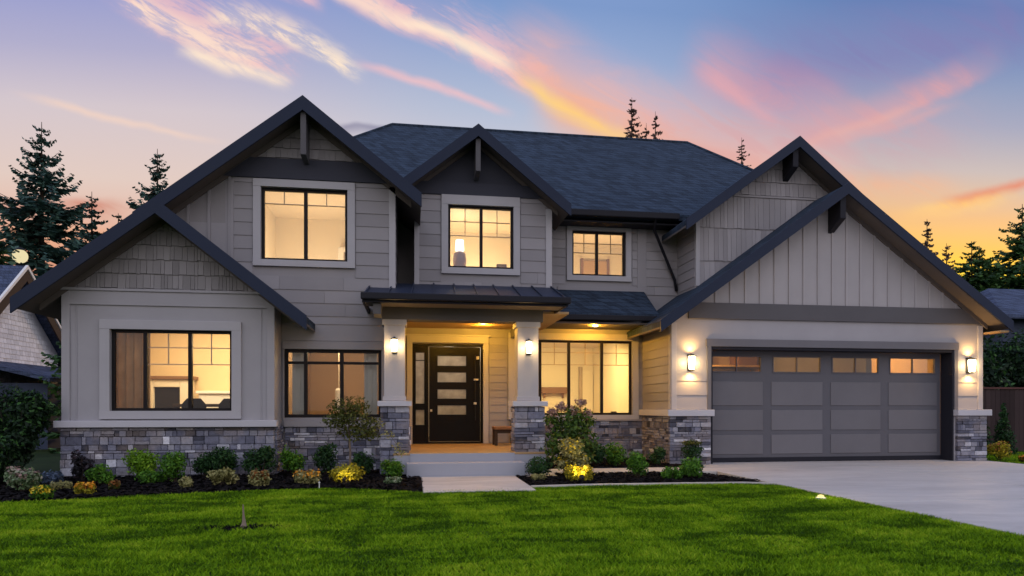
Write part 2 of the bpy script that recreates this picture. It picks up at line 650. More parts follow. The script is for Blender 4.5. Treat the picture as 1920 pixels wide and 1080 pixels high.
leafmat('leaf_green', [(0, (.016, .055, .008)), (.5, (.065, .185, .014)), (1, (.16, .34, .025))])
leafmat('leaf_bright', [(0, (.035, .10, .006)), (.5, (.15, .32, .014)), (1, (.30, .48, .03))])
leafmat('leaf_dark', [(0, (.007, .022, .010)), (.5, (.020, .065, .018)), (1, (.055, .14, .028))])
leafmat('leaf_hedge', [(0, (.004, .010, .006)), (.55, (.012, .032, .012)), (.8, (.03, .085, .02)), (1, (.08, .20, .04))])
leafmat('leaf_cream', [(0, (.09, .10, .03)), (.4, (.27, .26, .09)), (1, (.52, .47, .22))])
leafmat('leaf_pale', [(0, (.03, .07, .02)), (.45, (.12, .20, .08)), (.8, (.30, .34, .22)), (1, (.45, .36, .30))])
leafmat('leaf_yellow', [(0, (.10, .12, .01)), (.5, (.34, .30, .02)), (1, (.62, .50, .03))])
leafmat('leaf_red', [(0, (.016, .012, .010)), (.5, (.06, .022, .014)), (1, (.15, .055, .03))])
leafmat('leaf_plum', [(0, (.012, .012, .016)), (.6, (.03, .028, .034)), (1, (.09, .05, .06))])
leafmat('leaf_blue', [(0, (.03, .05, .07)), (.5, (.075, .11, .17)), (1, (.15, .20, .30))])
leafmat('leaf_olive', [(0, (.022, .030, .008)), (.5, (.075, .090, .016)), (1, (.19, .19, .04))])
leafmat('leaf_hydrangea', [(0, (.016, .035, .008)), (.45, (.050, .110, .016)), (.75, (.11, .17, .025)), (1, (.22, .20, .06))])
leafmat('petal_yellow', [(0, (.35, .24, .01)), (.5, (.80, .56, .02)), (1, (.92, .74, .10))])
leafmat('petal_orange', [(0, (.35, .12, .01)), (.5, (.82, .34, .02)), (1, (.92, .58, .10))])
leafmat('petal_rust', [(0, (.10, .03, .01)), (.5, (.30, .10, .025)), (1, (.50, .22, .05))])
leafmat('petal_pink', [(0, (.20, .12, .11)), (.5, (.38, .24, .21)), (1, (.50, .36, .31))])
leafmat('needle_teal', [(0, (.014, .034, .032)), (.5, (.040, .095, .076)), (1, (.090, .17, .125))], trans=.1)
leafmat('needle_green', [(0, (.012, .032, .014)), (.5, (.042, .105, .030)), (1, (.11, .22, .05))], trans=.1)
leafmat('needle_brown', [(0, (.09, .06, .05)), (.5, (.17, .12, .10)), (1, (.27, .20, .16))], trans=.35)
paint('bark', (.05, .038, .03), .9, .3)
paint('pale_stub', (.26, .20, .15), .9, .3)
paint('bark_grey', (.14, .11, .09), .9, .3)


def m_lawn(g, t, out):
    co = objco(g)
    n1 = g.noise(co, .9, 5, .65)
    n2 = g.noise(co, 40, 3, .6)
    c = g.ramp(n1, [(.32, (.010, .030, .003)), (.5, (.026, .070, .006)), (.68, (.045, .095, .008))])
    k = g.m('MULTIPLY_ADD', n2, .9, .4)
    principled(g, t, out, g.mix(1.0, c, g.xyz(k, k, k), 'MULTIPLY'), .9, n2, .6, .03, spec=.1)


mat('lawn', m_lawn)


def m_blade(g, t, out):
    co = objco(g)
    mp = g.n('ShaderNodeMapping')
    g.put(mp.inputs[0], co)
    mp.inputs['Scale'].default_value = (.9, 2.0, 0.0)
    mp.inputs['Rotation'].default_value = (0, 0, R(10))
    n1 = g.noise(mp.outputs[0], 1.0, 6, .72, dist=.8)
    tv = tintv(g)
    f = g.m('ADD', g.m('MULTIPLY_ADD', g.m('SUBTRACT', n1, .5), 3.3, .40), g.m('MULTIPLY', g.m('SUBTRACT', tv, .5), .8), clamp=True)
    c = g.ramp(f, [(0, (.045, .105, .006)), (.35, (.140, .285, .009)), (.7, (.250, .42, .013)), (1, (.38, .50, .03))])
    d = g.n('ShaderNodeBsdfPrincipled')
    g.put(d.inputs['Base Color'], c)
    d.inputs['Roughness'].default_value = .6
    d.inputs['Specular IOR Level'].default_value = .04
    tr = g.n('ShaderNodeBsdfTranslucent')
    g.put(tr.inputs[0], c)
    mx = g.n('ShaderNodeMixShader')
    mx.inputs[0].default_value = .3
    t.links.new(d.outputs[0], mx.inputs[1])
    t.links.new(tr.outputs[0], mx.inputs[2])
    t.links.new(mx.outputs[0], out.inputs[0])


mat('blade', m_blade)


def m_mulch(g, t, out):
    co = objco(g)
    n1 = g.noise(co, 22, 5, .7)
    n2 = g.noise(co, 70, 4, .7)
    tv = tintv(g)
    c = g.ramp(g.m('ADD', g.m('MULTIPLY', n1, .6), g.m('MULTIPLY', tv, .4)), [(.3, (.004, .0035, .0045)), (.55, (.012, .010, .012)), (.8, (.032, .025, .026))])
    principled(g, t, out, c, .95, g.m('ADD', n1, n2), 1.0, .03, spec=.15)


mat('mulch', m_mulch)


def m_concrete(g, t, out):
    co = objco(g)
    mp = g.n('ShaderNodeMapping')
    g.put(mp.inputs[0], co)
    mp.inputs['Scale'].default_value = (.35, 1.2, 1)
    n1 = g.noise(mp.outputs[0], .9, 5, .62, dist=.6)
    n2 = g.noise(co, 90, 3, .7)
    n3 = g.noise(co, 5, 5, .6)
    c = g.ramp(n1, [(.30, (.45, .415, .39)), (.5, (.57, .53, .50)), (.72, (.69, .64, .60))])
    k = g.m('ADD', g.m('MULTIPLY_ADD', n2, .16, .84), g.m('MULTIPLY', g.m('SUBTRACT', n3, .5), .22))
    rgh = g.ss(n1, .35, .65, .62, .42)
    principled(g, t, out, g.mix(1.0, c, g.xyz(k, k, k), 'MULTIPLY'), rgh, n2, .25, .004, spec=.45)


mat('concrete', m_concrete)


def m_ground(g, t, out):
    n = g.noise(objco(g), .4, 6, .7)
    principled(g, t, out, g.ramp(n, [(.3, (.010, .020, .008)), (.7, (.030, .050, .014))]), .95, spec=.1)


mat('ground', m_ground)
M = MATS

# ================================================================== SETTING
def sheet(name, poly, z, m, kind='structure', label=None):
    mb = MB()
    mb.add([(p[0], p[1], z) for p in poly], [tuple(range(len(poly)))], .5)
    o = mb.build(name, m)
    if o.data.polygons[0].normal.z < 0:
        o.data.flip_normals()
    return tag(o, kind=kind)


sheet('ground', [(-1500, -300), (1500, -300), (1500, 2500), (-1500, 2500)], -.05, M['ground'])
EDGE = [(-16, 6.6), (-8, 8.35), (-5.1, 9.2), (-3.4, 9.72), (-2.2, 10.08), (-1.3, 10.18), (-.6, 9.95), (.12, 9.50), (1.0, 9.62), (1.76, 9.84), (2.6, 9.92), (4.2, 9.90), (5.2, 9.84), (5.6, 9.66)]
lawn_poly = EDGE + [(5.6, -8), (-16, -8)]
sheet('lawn', lawn_poly, 0.0, M['lawn'])
sheet('side_lawn', [(12.78, 12.1), (40, 12.1), (40, 26), (12.78, 26)], 0.0, M['lawn'])

# drive, walk and kerb strip as thick slabs with open joints
mb = MB()
for (x0, x1) in ((5.62, 9.17), (9.19, 12.74)):
    for (y0, y1) in ((-8, 3.2), (3.22, 7.6), (7.62, 13.62)):
        mb.box(x0, x1, y0, y1, -.10, .020)
tag(mb.build('driveway', M['concrete'], bevel=.006), kind='structure')
mb = MB()
mb.box(.15, 1.76, 9.42, 11.49, -.10, .025)
mb.box(1.98, 2.50, 11.30, 11.98, -.10, .025)
mb.box(2.51, 4.05, 11.72, 12.62, -.10, .025)
mb.box(4.06, 5.61, 11.72, 12.62, -.10, .025)
tag(mb.build('front_path', M['concrete'], bevel=.006), kind='structure')
mb = MB()
pts = [(1.77, 9.90), (2.6, 9.98), (4.2, 9.96), (5.2, 9.90), (5.61, 9.72)]
for (ax, ay), (bx, by) in zip(pts[:-1], pts[1:]):
    mb.hexa([(ax, ay - .07, -.1), (bx, by - .07, -.1), (bx, by + .03, -.1), (ax, ay + .03, -.1), (ax, ay - .07, .03), (bx, by - .07, .03), (bx, by + .03, .03), (ax, ay + .03, .03)])
tag(mb.build('kerb_strip', M['concrete']), kind='structure')


def inside(poly, x, y):
    r = np.zeros(len(x), bool)
    n = len(poly)
    for i in range(n):
        x0, y0 = poly[i]
        x1, y1 = poly[(i + 1) % n]
        cnd = ((y0 > y) != (y1 > y))
        with np.errstate(divide='ignore', invalid='ignore'):
            xi = (x1 - x0) * (y - y0) / (y1 - y0 + 1e-12) + x0
        r ^= cnd & (x < xi)
    return r


BED_L = [(-8.6, 8.22), (-8.0, 8.38), (-5.1, 9.23), (-3.4, 9.75), (-2.2, 10.11), (-1.3, 10.21), (-.6, 9.98), (.13, 9.52), (.14, 11.48), (-.1, 11.49), (-.1, 13.0), (-8.6, 13.0)]
BED_R = [(1.78, 9.95), (2.6, 10.02), (4.2, 10.0), (5.0, 9.95), (5.56, 10.0), (5.3, 11.0), (5.0, 11.70), (2.52, 11.70), (2.5, 11.28), (1.97, 11.28), (1.78, 11.4)]
BED_B = [(2.42, 12.64), (5.6, 12.64), (5.6, 13.3), (5.3, 13.3), (5.3, 15.0), (2.42, 15.0)]


def bed(name, poly, seed):
    r = np.random.default_rng(seed)
    xs = [p[0] for p in poly]
    ys = [p[1] for p in poly]
    mb = MB()
    mb.add([(p[0], p[1], .012) for p in poly], [tuple(range(len(poly)))], .3)
    o = mb.build(name, M['mulch'])
    if o.data.polygons[0].normal.z < 0:
        o.data.flip_normals()
    tag(o, kind='structure')
    n = int(900 * (max(xs) - min(xs)) * (max(ys) - min(ys)))
    x = r.uniform(min(xs), max(xs), n)
    y = r.uniform(min(ys), max(ys), n)
    k = inside(poly, x, y)
    x, y = x[k], y[k]
    n = len(x)
    an = r.uniform(0, 6.28, n)
    L = r.uniform(.012, .045, n)
    W = r.uniform(.006, .016, n)
    tz = r.uniform(-.6, .6, n)
    dx, dy = np.cos(an), np.sin(an)
    zc = .016 + r.uniform(0, .028, n)
    V = np.empty((n, 4, 3))
    for i, (sl, sw) in enumerate(((-1, -1), (1, -1), (1, 1), (-1, 1))):
        V[:, i, 0] = x + dx * L * sl - dy * W * sw
        V[:, i, 1] = y + dy * L * sl + dx * W * sw
        V[:, i, 2] = zc + tz * L * sl * .6 + .005 * sw
    return V.reshape(-1, 3), np.arange(n * 4).reshape(-1, 4), r.random(n)


chips = [bed('planting_bed', BED_L, 1), bed('planting_bed', BED_R, 2), bed('planting_bed', BED_B, 3)]
off, vv, ff, tt = 0, [], [], []
for v, f, t_ in chips:
    vv.append(v)
    ff.append(f + off)
    tt.append(t_)
    off += len(v)
tag(np_mesh('mulch_chips', np.concatenate(vv), np.concatenate(ff), np.concatenate(tt), M['mulch']),
    'near-black bark mulch chips covering the planting beds', 'mulch', kind='stuff')


# grass blades
def blades(name, poly, x0, x1, y0, y1, dens, hgt, seed, label):
    r = np.random.default_rng(seed)
    n = int((x1 - x0) * (y1 - y0) * dens)
    x = r.uniform(x0, x1, n)
    y = r.uniform(y0, y1, n)
    # thin out with distance, clip to what the view and a step aside can see
    keep = inside(poly, x, y) & (r.random(n) < np.clip(1.25 - y / 14, .35, 1)) & (np.abs(x - .15 * y) < .90 * y + 2)
    bare = np.hypot((x + 1.66) / .30, (y - 6.95) / .13) < 1 + .5 * np.sin(x * 31)
    bare |= np.hypot((x + .72) / .26, (y - 7.0) / .05) < 1
    keep &= ~(bare & (r.random(n) < .85))
    x, y = x[keep], y[keep]
    n = len(x)
    patch = np.sin(x * 1.7 + 1.3 * np.sin(y * 2.1)) * np.sin(y * 2.6 + 1.1 * np.sin(x * 1.3))
    # mower passes run towards the house; wheel tracks leave the grass lower and darker
    lane = x - .06 * y + .16 * np.sin(y * .8 + 1) + .07 * np.sin(y * 2.3)
    ph = (lane / .62) % 2.0
    track = np.exp(-(((lane / 1.24 + .21) % 1.0 - .5) / .035) ** 2)
    cross = np.exp(-(((y + .10 * np.sin(x * 1.1) + .25 * np.sin(x * .37)) / .93 % 1.0 - .5) / .06) ** 2) * (np.sin(x * .9 + y * 2.0) > .1)
    h = hgt * (1 + .28 * patch) * (1 - .25 * track) * (1 - .22 * cross) * r.uniform(.6, 1.3, n)
    an = r.uniform(0, 6.28, n)
    w = r.uniform(.0035, .008, n) * (1 + y * .06)
    lean = h * r.uniform(.3, 1.6, n)
    la = r.uniform(0, 6.28, n)
    V = np.empty((n, 3, 3))
    V[:, 0] = np.stack([x - np.cos(an) * w, y - np.sin(an) * w, np.zeros(n)], 1)
    V[:, 1] = np.stack([x + np.cos(an) * w, y + np.sin(an) * w, np.zeros(n)], 1)
    V[:, 2] = np.stack([x + np.cos(la) * lean, y + np.sin(la) * lean, h], 1)
    return tag(np_mesh(name, V.reshape(-1, 3), np.arange(n * 3).reshape(-1, 3), np.clip(r.random(n) * .8 + .1 + .12 * np.where(ph < 1, 1, -1) * np.clip(.5 + np.sin(x * .7 + y * .9), 0, 1) - .20 * track - .16 * cross + .16 * patch, 0, 1), M['blade']), label, 'grass', kind='stuff')


blades('grass', lawn_poly, -10, 5.6, 3.6, 10.2, 5600, .030, 11, 'short mown vivid green grass covering the front lawn')
blades('grass', [(12.8, 12.3), (20, 12.3), (20, 15.7), (12.8, 15.7)], 12.8, 16, 12.3, 15.7, 1500, .06, 12, 'strip of green grass beside the garage')

# ================================================================== HOUSE
house = thing('house', 'large two storey grey house with dark blue gabled roofs and warmly lit windows', 'house', (3.5, 14.0, 0))


class Frame:
    """local wall frame: u along the wall, w up, n out of the wall"""
    def __init__(s, o, u, n):
        s.o, s.u, s.n = Vector(o), Vector(u), Vector(n)

    def p(s, u, w, n):
        q = s.o + s.u * u + s.n * n
        return (q.x, q.y, q.z + w)


def front(y):
    return Frame((0, y, 0), (1, 0, 0), (0, -1, 0))


def leftside(x):      # wall facing -X, u = y
    return Frame((x, 0, 0), (0, 1, 0), (-1, 0, 0))


def rightside(x):
    return Frame((x, 0, 0), (0, 1, 0), (1, 0, 0))


def fbox(mb, F, u0, u1, w0, w1, n0, n1, tint=None, nb=None):
    """box in a wall frame; nb = different outer depth at its bottom edge (lap boards)"""
    nb = n1 if nb is None else nb
    return mb.hexa([F.p(u0, w0, n0), F.p(u1, w0, n0), F.p(u1, w0, nb), F.p(u0, w0, nb), F.p(u0, w1, n0), F.p(u1, w1, n0), F.p(u1, w1, n1), F.p(u0, w1, n1)], tint)


def rects(u0, u1, w0, w1, holes):
    us = sorted({u0, u1, *[min(max(h[i], u0), u1) for h in holes for i in (0, 1)]})
    ws = sorted({w0, w1, *[min(max(h[i], w0), w1) for h in holes for i in (2, 3)]})
    for a, b in zip(us[:-1], us[1:]):
        for c, d in zip(ws[:-1], ws[1:]):
            if b - a < 1e-4 or d - c < 1e-4:
                continue
            mu, mw = (a + b) / 2, (c + d) / 2
            if not any(h[0] < mu < h[1] and h[2] < mw < h[3] for h in holes):
                yield a, b, c, d


def wall(F, u0, u1, w0, w1, holes=(), thick=.14, m='paint_siding', name='wall'):
    mb = MB()
    for a, b, c, d in rects(u0, u1, w0, w1, holes):
        fbox(mb, F, a, b, c, d, -thick, 0, .5)
    return mb.build(name, M[m], house)


def spans(u0, u1, w0, w1, holes):
    segs = [(u0, u1)]
    for h in holes:
        if h[2] < w1 - 1e-3 and h[3] > w0 + 1e-3:
            ns = []
            for a, b in segs:
                if h[1] <= a or h[0] >= b:
                    ns.append((a, b))
                else:
                    if h[0] > a:
                        ns.append((a, h[0]))
                    if h[1] < b:
                        ns.append((h[1], b))
            segs = ns
    return segs


def lap(F, u0, u1, w0, w1, holes=(), rev=.19, m='paint_siding', clip=None, joints=(1.6, 3.4), name='lap_siding', prof=.020, vert=0.0):
    mb = MB()
    k = 0
    w = w0
    while w < w1 - .01:
        wt_ = min(w + rev, w1)
        a, b = u0, u1
        if clip:
            ca, cb = clip(wt_)
            a, b = max(a, ca), min(b, cb)
        if b - a > .03:
            for s0, s1 in spans(a, b, w, wt_, holes):
                u = s0
                while u < s1 - .005:
                    un = min(u + rng.uniform(*joints), s1)
                    if s1 - un < .15:
                        un = s1
                    fbox(mb, F, u, un - (.004 if un < s1 else 0), w, wt_ - .001, .0, .006 + rng.uniform(0, .002), None, prof)
                    u = un
        w = wt_
        k += 1
    return mb.build(name, M[m], house)


def shakes(F, u0, u1, w0, w1, clip, m='paint_shake', row=.19, name='shake_siding', wid=(.07, .20)):
    mb = MB()
    w = w0
    while w < w1:
        wt_ = w + row
        ca, cb = clip(w)
        a, b = max(u0, ca), min(u1, cb)
        u = a
        while u < b - .01:
            un = min(u + rng.uniform(*wid), b)
            mid = (u + un) / 2
            # a shake is cut where it meets the rake
            la, lb = clip(wt_)
            top = wt_
            if mid < la or mid > lb:
                top = w + row * max(.05, min(1, ((mid - ca) / max(la - ca, 1e-3)) if mid < la else ((cb - mid) / max(cb - lb, 1e-3))))
            j = rng.uniform(0, .018)
            fbox(mb, F, u, un - .006, w + j, top, 0, .006, None, .020 + rng.uniform(0, .008))
            u = un
        w = wt_
    return mb.build(name, M[m], house)


def battens(F, u0, u1, w0, topf, step, m, name='board_batten', phase=0.0, bw=.045):
    mb = MB()
    u = u0 + phase
    while u < u1:
        t_ = topf(u)
        if t_ > w0 + .03:
            mb.prism([], 'y', 0, 0) if False else None
            ta, tb = topf(u - bw / 2), topf(u + bw / 2)
            mb.hexa([F.p(u - bw / 2, w0, 0), F.p(u + bw / 2, w0, 0), F.p(u + bw / 2, w0, .022), F.p(u - bw / 2, w0, .022),
                     F.p(u - bw / 2, ta, 0), F.p(u + bw / 2, tb, 0), F.p(u + bw / 2, tb, .022), F.p(u - bw / 2, ta, .022)])
        u += step
    return mb.build(name, M[m], house)


def stones(F, u0, u1, w0, w1, holes=(), name='stone_veneer', thick=.09, parent=None, ret=(False, False)):
    """random ashlar: rows of unequal height, stones of unequal length, each its own tint and relief"""
    mb = MB()
    w = w0
    while w < w1 - .02:
        h = rng.choice((.045, .06, .075, .10, .14))
        if w + h > w1 - .045:
            h = w1 - w
        for s0, s1 in spans(u0, u1, w, w + h, holes):
            u = s0
            while u < s1 - .01:
                L = rng.uniform(.07, .32) * (1.15 if h < .09 else .8)
                un = min(u + L, s1)
                if s1 - un < .08:
                    un = s1
                p = rng.uniform(.0, .028)
                tn = min(1, max(0, rng.gauss(.45, .27)))
                if h > .09 and rng.random() < .22 and un - u > .18:   # two thin stones in a tall row
                    hm = h * rng.uniform(.4, .6)
                    fbox(mb, F, u + .004, un - .004, w + .004, w + hm - .003, 0, thick - .03 + p, tn)
                    fbox(mb, F, u + .004, un - .004, w + hm + .003, w + h - .004, 0, thick - .03 + rng.uniform(0, .028), None)
                else:
                    fbox(mb, F, u + .004, un - .004, w + .004, w + h - .004, 0, thick - .03 + p, tn)
                u = un
        w += h
    return mb.build(name, M['stone'], parent or house, bevel=.006)


def trim(boxes, m='paint_trim', name='trim_board', parent=None, bevel=.004):
    mb = MB()
    for bx in boxes:
        if len(bx) == 7 and isinstance(bx[0], Frame):
            fbox(mb, bx[0], *bx[1:], .5)
        else:
            mb.box(*bx, .5)
    return mb.build(name, M[m], parent or house, bevel=bevel)


def casing(F, u0, u1, w0, w1, wl=.15, wt_=.15, wb=.11, d=.045, m='paint_trim', head=False):
    b = [(F, u0 - wl, u0, w0, w1, .0, d), (F, u1, u1 + wl, w0, w1, .0, d), (F, u0 - wl, u1 + wl, w1, w1 + wt_, .0, d + .004), (F, u0 - wl, u1 + wl, w0 - wb, w0, .0, d + .012)]
    return b


def window(F, u0, u1, w0, w1, mull=(), grid=None, setback=.05, fr=.05, muntins=(), case=(.15, .15, .11), cm='paint_trim', bars=()):
    """window part > frame bars (own mesh), pane, muntin_grid, casing, sill"""
    n0, n1 = -setback - .06, -setback + .005
    mb = MB()
    fbox(mb, F, u0, u0 + fr, w0, w1, n0, n1, .5)
    fbox(mb, F, u1 - fr, u1, w0, w1, n0, n1, .5)
    fbox(mb, F, u0 + fr, u1 - fr, w0, w0 + fr, n0, n1, .5)
    fbox(mb, F, u0 + fr, u1 - fr, w1 - fr, w1, n0, n1, .5)
    for u in mull:
        fbox(mb, F, u - .032, u + .032, w0 + fr, w1 - fr, n0, n1 + .006, .5)
    xs = [u0 + fr] + [v for u in mull for v in (u - .032, u + .032)] + [u1 - fr]
    for w in bars:
        for i in range(0, len(xs), 2):
            fbox(mb, F, xs[i], xs[i + 1], w - .025, w + .025, n0, n1 - .004, .5)
    win = mb.build('window', M['window_black'], house, bevel=.003)
    p = MB()
    fbox(p, F, u0 + fr * .6, u1 - fr * .6, w0 + fr * .6, w1 - fr * .6, -setback - .034, -setback - .028, .5)
    p.build('pane', M['glass'], win)
    if muntins:
        mm = MB()
        for a, b, c, d in muntins:
            fbox(mm, F, a, b, c, d, -setback - .026, -setback - .006, .5)
        mm.build('muntin_grid', M['muntin_tan'], win)
    if case:
        trim(casing(F, u0, u1, w0, w1, *case, m=cm), cm, 'casing', win)
    return win


def grid_lines(u0, u1, ws, us, wtop, t_=.016):
    """thin glazing bars: horizontal at ws, vertical at us, the verticals from the lowest of ws to wtop"""
    out = [(u0, u1, w - t_ / 2, w + t_ / 2) for w in ws]
    lv = sorted(ws) + [wtop]
    for u in us:
        for a, b in zip(lv[:-1], lv[1:]):
            out.append((u - t_ / 2, u + t_ / 2, a + t_ / 2, b - t_ / 2 if b != wtop else b))
    return out


def room(x0, x1, y0, y1, z0, z1, m, floor='wood_floor'):
    mb = MB()
    t_ = .05
    mb.box(x0 - t_, x0, y0, y1, z0, z1, .5)
    mb.box(x1, x1 + t_, y0, y1, z0, z1, .5)
    mb.box(x0 - t_, x1 + t_, y1, y1 + t_, z0, z1, .5)
    o = mb.build('room_wall', M[m], house)
    MB().box(x0 - t_, x1 + t_, y0, y1 + t_, z1, z1 + t_, .5).build('room_ceiling', M['room_cream'], house)
    MB().box(x0 - t_, x1 + t_, y0, y1 + t_, z0 - t_, z0, .5).build('room_floor', M[floor], house)
    return o


def roof_slab(name, xa, za, xe, pitch, y0, y1, th=.16, m='shingle', parent=None):
    """one slope of a gable whose ridge runs along Y"""
    ze = za - pitch * abs(xe - xa)
    mb = MB()
    mb.prism([(xa, za), (xe, ze), (xe, ze - th + .04), (xa, za - th + .04)], 'y', y0, y1, .5)
    o = mb.build(name, M[m], parent or house)
    mb = MB()
    mb.prism([(xa, za - th + .04), (xe, ze - th + .04), (xe, ze - th), (xa, za - th)], 'y', y0 + .01, y1 - .01, .5)
    mb.build('soffit', M['paint_soffit'], o)
    return o


def rake(xa, za, xl, xr, pl, pr, y0, y1, hgt, m='paint_fascia', name='fascia', dz=0.0, il=None, ir=None):
    zl, zr = za - pl * (xa - xl), za - pr * (xr - xa)
    mb = MB()
    mb.prism([(xl, zl + dz), (xa, za + dz), (xa, za - hgt + dz), (xl, zl - hgt + dz)], 'y', y0, y1, .45)
    mb.prism([(xa, za + dz), (xr, zr + dz), (xr, zr - hgt + dz), (xa, za - hgt + dz)], 'y', y0, y1, .55)
    return mb.build(name, M[m], house)


def bracket(x, w, yw, yf, zt, zb, taper, m='paint_dark'):
    """corbel under a rake: plumb post at the wall with an arm that reaches the fascia"""
    mb = MB()
    mb.prism([(yw, zt), (yf, zt), (yf, zb + taper), (yw, zb)], 'x', x - w / 2, x + w / 2, .5)
    return mb.build('gable_bracket', M[m], house, bevel=.006)


def gable_clip(xa, za, pl, pr, off=0.0):
    return lambda w: (xa - (za - off - w) / pl, xa + (za - off - w) / pr)


PITCH = .78

# ---------------------------------------------------------------- left wing
YL = 12.30
F = front(YL)
LWX0, LWX1 = -5.87, -2.41
LXA, LZA = -4.22, 4.66
win_lw = (-5.11, -3.13, 1.15, 2.55)
wall(F, LWX0, LWX1, 0, 3.2, [win_lw], m='paint_panel')
mb = MB()
mb.prism([(LWX0, 3.2), (LWX1, 3.2), (LWX1, LZA - PITCH * (LWX1 - LXA) - .1), (LXA, LZA - .1), (LWX0, LZA - PITCH * (LXA - LWX0) - .1)], 'y', YL, YL + .14, .5)
mb.build('gable_wall', M['paint_shake'], house)
shakes(F, LWX0, LWX1, 3.25, 4.5, gable_clip(LXA, LZA, PITCH, PITCH, .20), row=.25, wid=(.05, .13))
window(F, *win_lw, mull=(-4.57, -3.84), case=(.16, .16, .14),
       muntins=grid_lines(-4.53, -3.88, (1.96, 2.25), (-4.20,), 2.50) + grid_lines(-3.80, -3.18, (1.96, 2.25), (-3.49,), 2.50))
trim([(F, LWX0, LWX0 + .13, .98, 3.2, 0, .03), (F, LWX1 - .13, LWX1, .98, 3.2, 0, .03), (F, LWX0 + .13, LWX1 - .13, 2.96, 3.2, 0, .026)], 'paint_panel')
trim([(F, LWX0 - .04, LWX1 + .04, 3.2, 3.245, 0, .05)], 'paint_panel', 'belt_trim')
for ju in (LWX0 + .22, LWX1 - .235):
    trim([(F, ju, ju + .015, .98, 2.96, 0, .012)], 'paint_panel', 'panel_joint')
stones(F, LWX0, LWX1, 0.0, .87)
trim([(LWX0 - .07, LWX1 + .06, YL - .15, YL, .87, .985)], 'cap_stone', 'sill_cap', bevel=.008)
FR = rightside(LWX1)
wall(FR, YL + .14, 12.9, 0, 3.0, m='paint_panel')
stones(FR, YL, 12.9, 0, .87, thick=.06)
MB().box(LWX0, LWX0 + .14, YL + .14, 18, 0, 3.35, .5).build('wall', M['paint_siding'], house)
MB().box(LWX0, -4.45, 18, 18.14, 0, 3.35, .5).build('wall', M['paint_siding'], house)
roof_slab('roof', LXA, LZA, -6.38, PITCH, 11.83, 18.3)
roof_slab('roof', LXA, LZA, -1.80, PITCH, 11.83, 12.95)
rake(LXA, LZA + .02, -6.40, -1.79, PITCH, PITCH, 11.79, 11.83, .25)
rake(LXA, LZA - .10, -6.2, -1.95, PITCH, PITCH, YL - .035, YL + .01, .17, 'paint_soffit', 'rake_trim')
room(-5.70, -2.55, 12.44, 15.2, .35, 2.9, 'room_orange')
lamp('room_light', 'AREA', (-4.1, 13.9, 2.82), 100, (1, .76, .46), house, direction=(0, 0.25, -1), size=(1.6, 1.6))
lamp('room_light', 'POINT', (-3.2, 14.4, 2.5), 18, (1, .74, .42), house, radius=.15)

# ---------------------------------------------------------------- upper left block and the recess below it
YU = 12.90
F = front(YU)
UX0, UX1 = -4.45, -.33
UXA, UZA = -1.95, 6.80
win_u = (-2.77, -1.21, 3.95, 5.30)
win_d = (-2.36, -.58, 1.02, 2.30)
wall(F, -3.40, UX1, 3.0, 5.38, [win_u])
wall(F, LWX1, UX1, 0, 3.0, [win_d])
wall(F, UX0, -3.40, 3.0, 4.6)
mb = MB()
zr_ = UZA - PITCH * (UX1 - UXA) - .1
mb.prism([(UX0, 4.6), (-3.40, 4.6), (-3.40, UZA - PITCH * (UXA + 3.40) - .1), (UX0, UZA - PITCH * (UXA - UX0) - .1)], 'y', YU, YU + .14, .5)
mb.prism([(-3.40, 5.38), (UX1, 5.38), (UX1, zr_), (UXA, UZA - .1), (-3.40, UZA - PITCH * (UXA + 3.40) - .1)], 'y', YU, YU + .14, .5)
mb.build('gable_wall', M['paint_shake'], house)
uc = gable_clip(UXA, UZA, PITCH, PITCH, .18)
lap(F, -3.27, UX1 - .11, 2.92, 5.46, [(-2.92, -1.06, 3.80, 5.46)], .245, clip=uc, joints=(.5, 1.5))
lap(F, LWX1 + .01, UX1 - .02, 2.46, 2.92, [], .31, joints=(2.5, 4))
# plain boards left of the window
battens(F, -4.40, -3.26, 3.0, lambda u: min(5.46, UZA - .26 - PITCH * abs(u - UXA)), .36, 'paint_siding', bw=.05)
trim([(F, -3.31, -3.25, 2.92, 5.40, 0, .03)], 'paint_siding', 'corner_trim')
trim([(F, UX1 - .11, UX1 + .012, 2.46, 5.40, 0, .035), (UX1, UX1 + .012, YU, YU + .10, 2.46, 5.40)], name='corner_trim')
# dark band over the window, shakes above
mb = MB()
bl, br_ = uc(5.83)
mb.prism([(uc(5.46)[0], 5.46), (uc(5.46)[1], 5.46), (br_, 5.83), (bl, 5.83)], 'y', YU - .04, YU, .5)
mb.build('band_board', M['paint_band'], house, bevel=.004)
shakes(F, -3.2, -.6, 5.84, 6.5, gable_clip(UXA, UZA, PITCH, PITCH, .22))
window(F, *win_u, mull=(-1.98,), case=(.14, .14, .12),
       muntins=grid_lines(-2.72, -2.01, (5.01,), (-2.37,), 5.25) + grid_lines(-1.95, -1.26, (5.01,), (-1.60,), 5.25))
roof_slab('roof', UXA, UZA, -4.78, PITCH, 12.43, 17.2)
roof_slab('roof', UXA, UZA, .16, PITCH, 12.43, 16.4)
rake(UXA, UZA + .02, -4.80, .17, PITCH, PITCH, 12.39, 12.43, .26)
rake(UXA, UZA - .10, -4.6, -.02, PITCH, PITCH, YU - .035, YU + .01, .17, 'paint_soffit', 'rake_trim')
bracket(UXA, .10, YU, 12.46, UZA - .26, 5.74, .04, 'paint_grey_band')
MB().box(UX0, UX0 + .12, YU + .14, 17.2, 3.0, 4.65, .5).build('wall', M['paint_siding'], house)
wall(rightside(UX1), YU + .14, 15.0, 2.9, 5.4)
lap(rightside(UX1), YU + .12, 15.0, 3.4, 5.4, (), .205)
room(-3.0, -.95, 13.04, 15.4, 3.25, 5.42, 'room_cream')
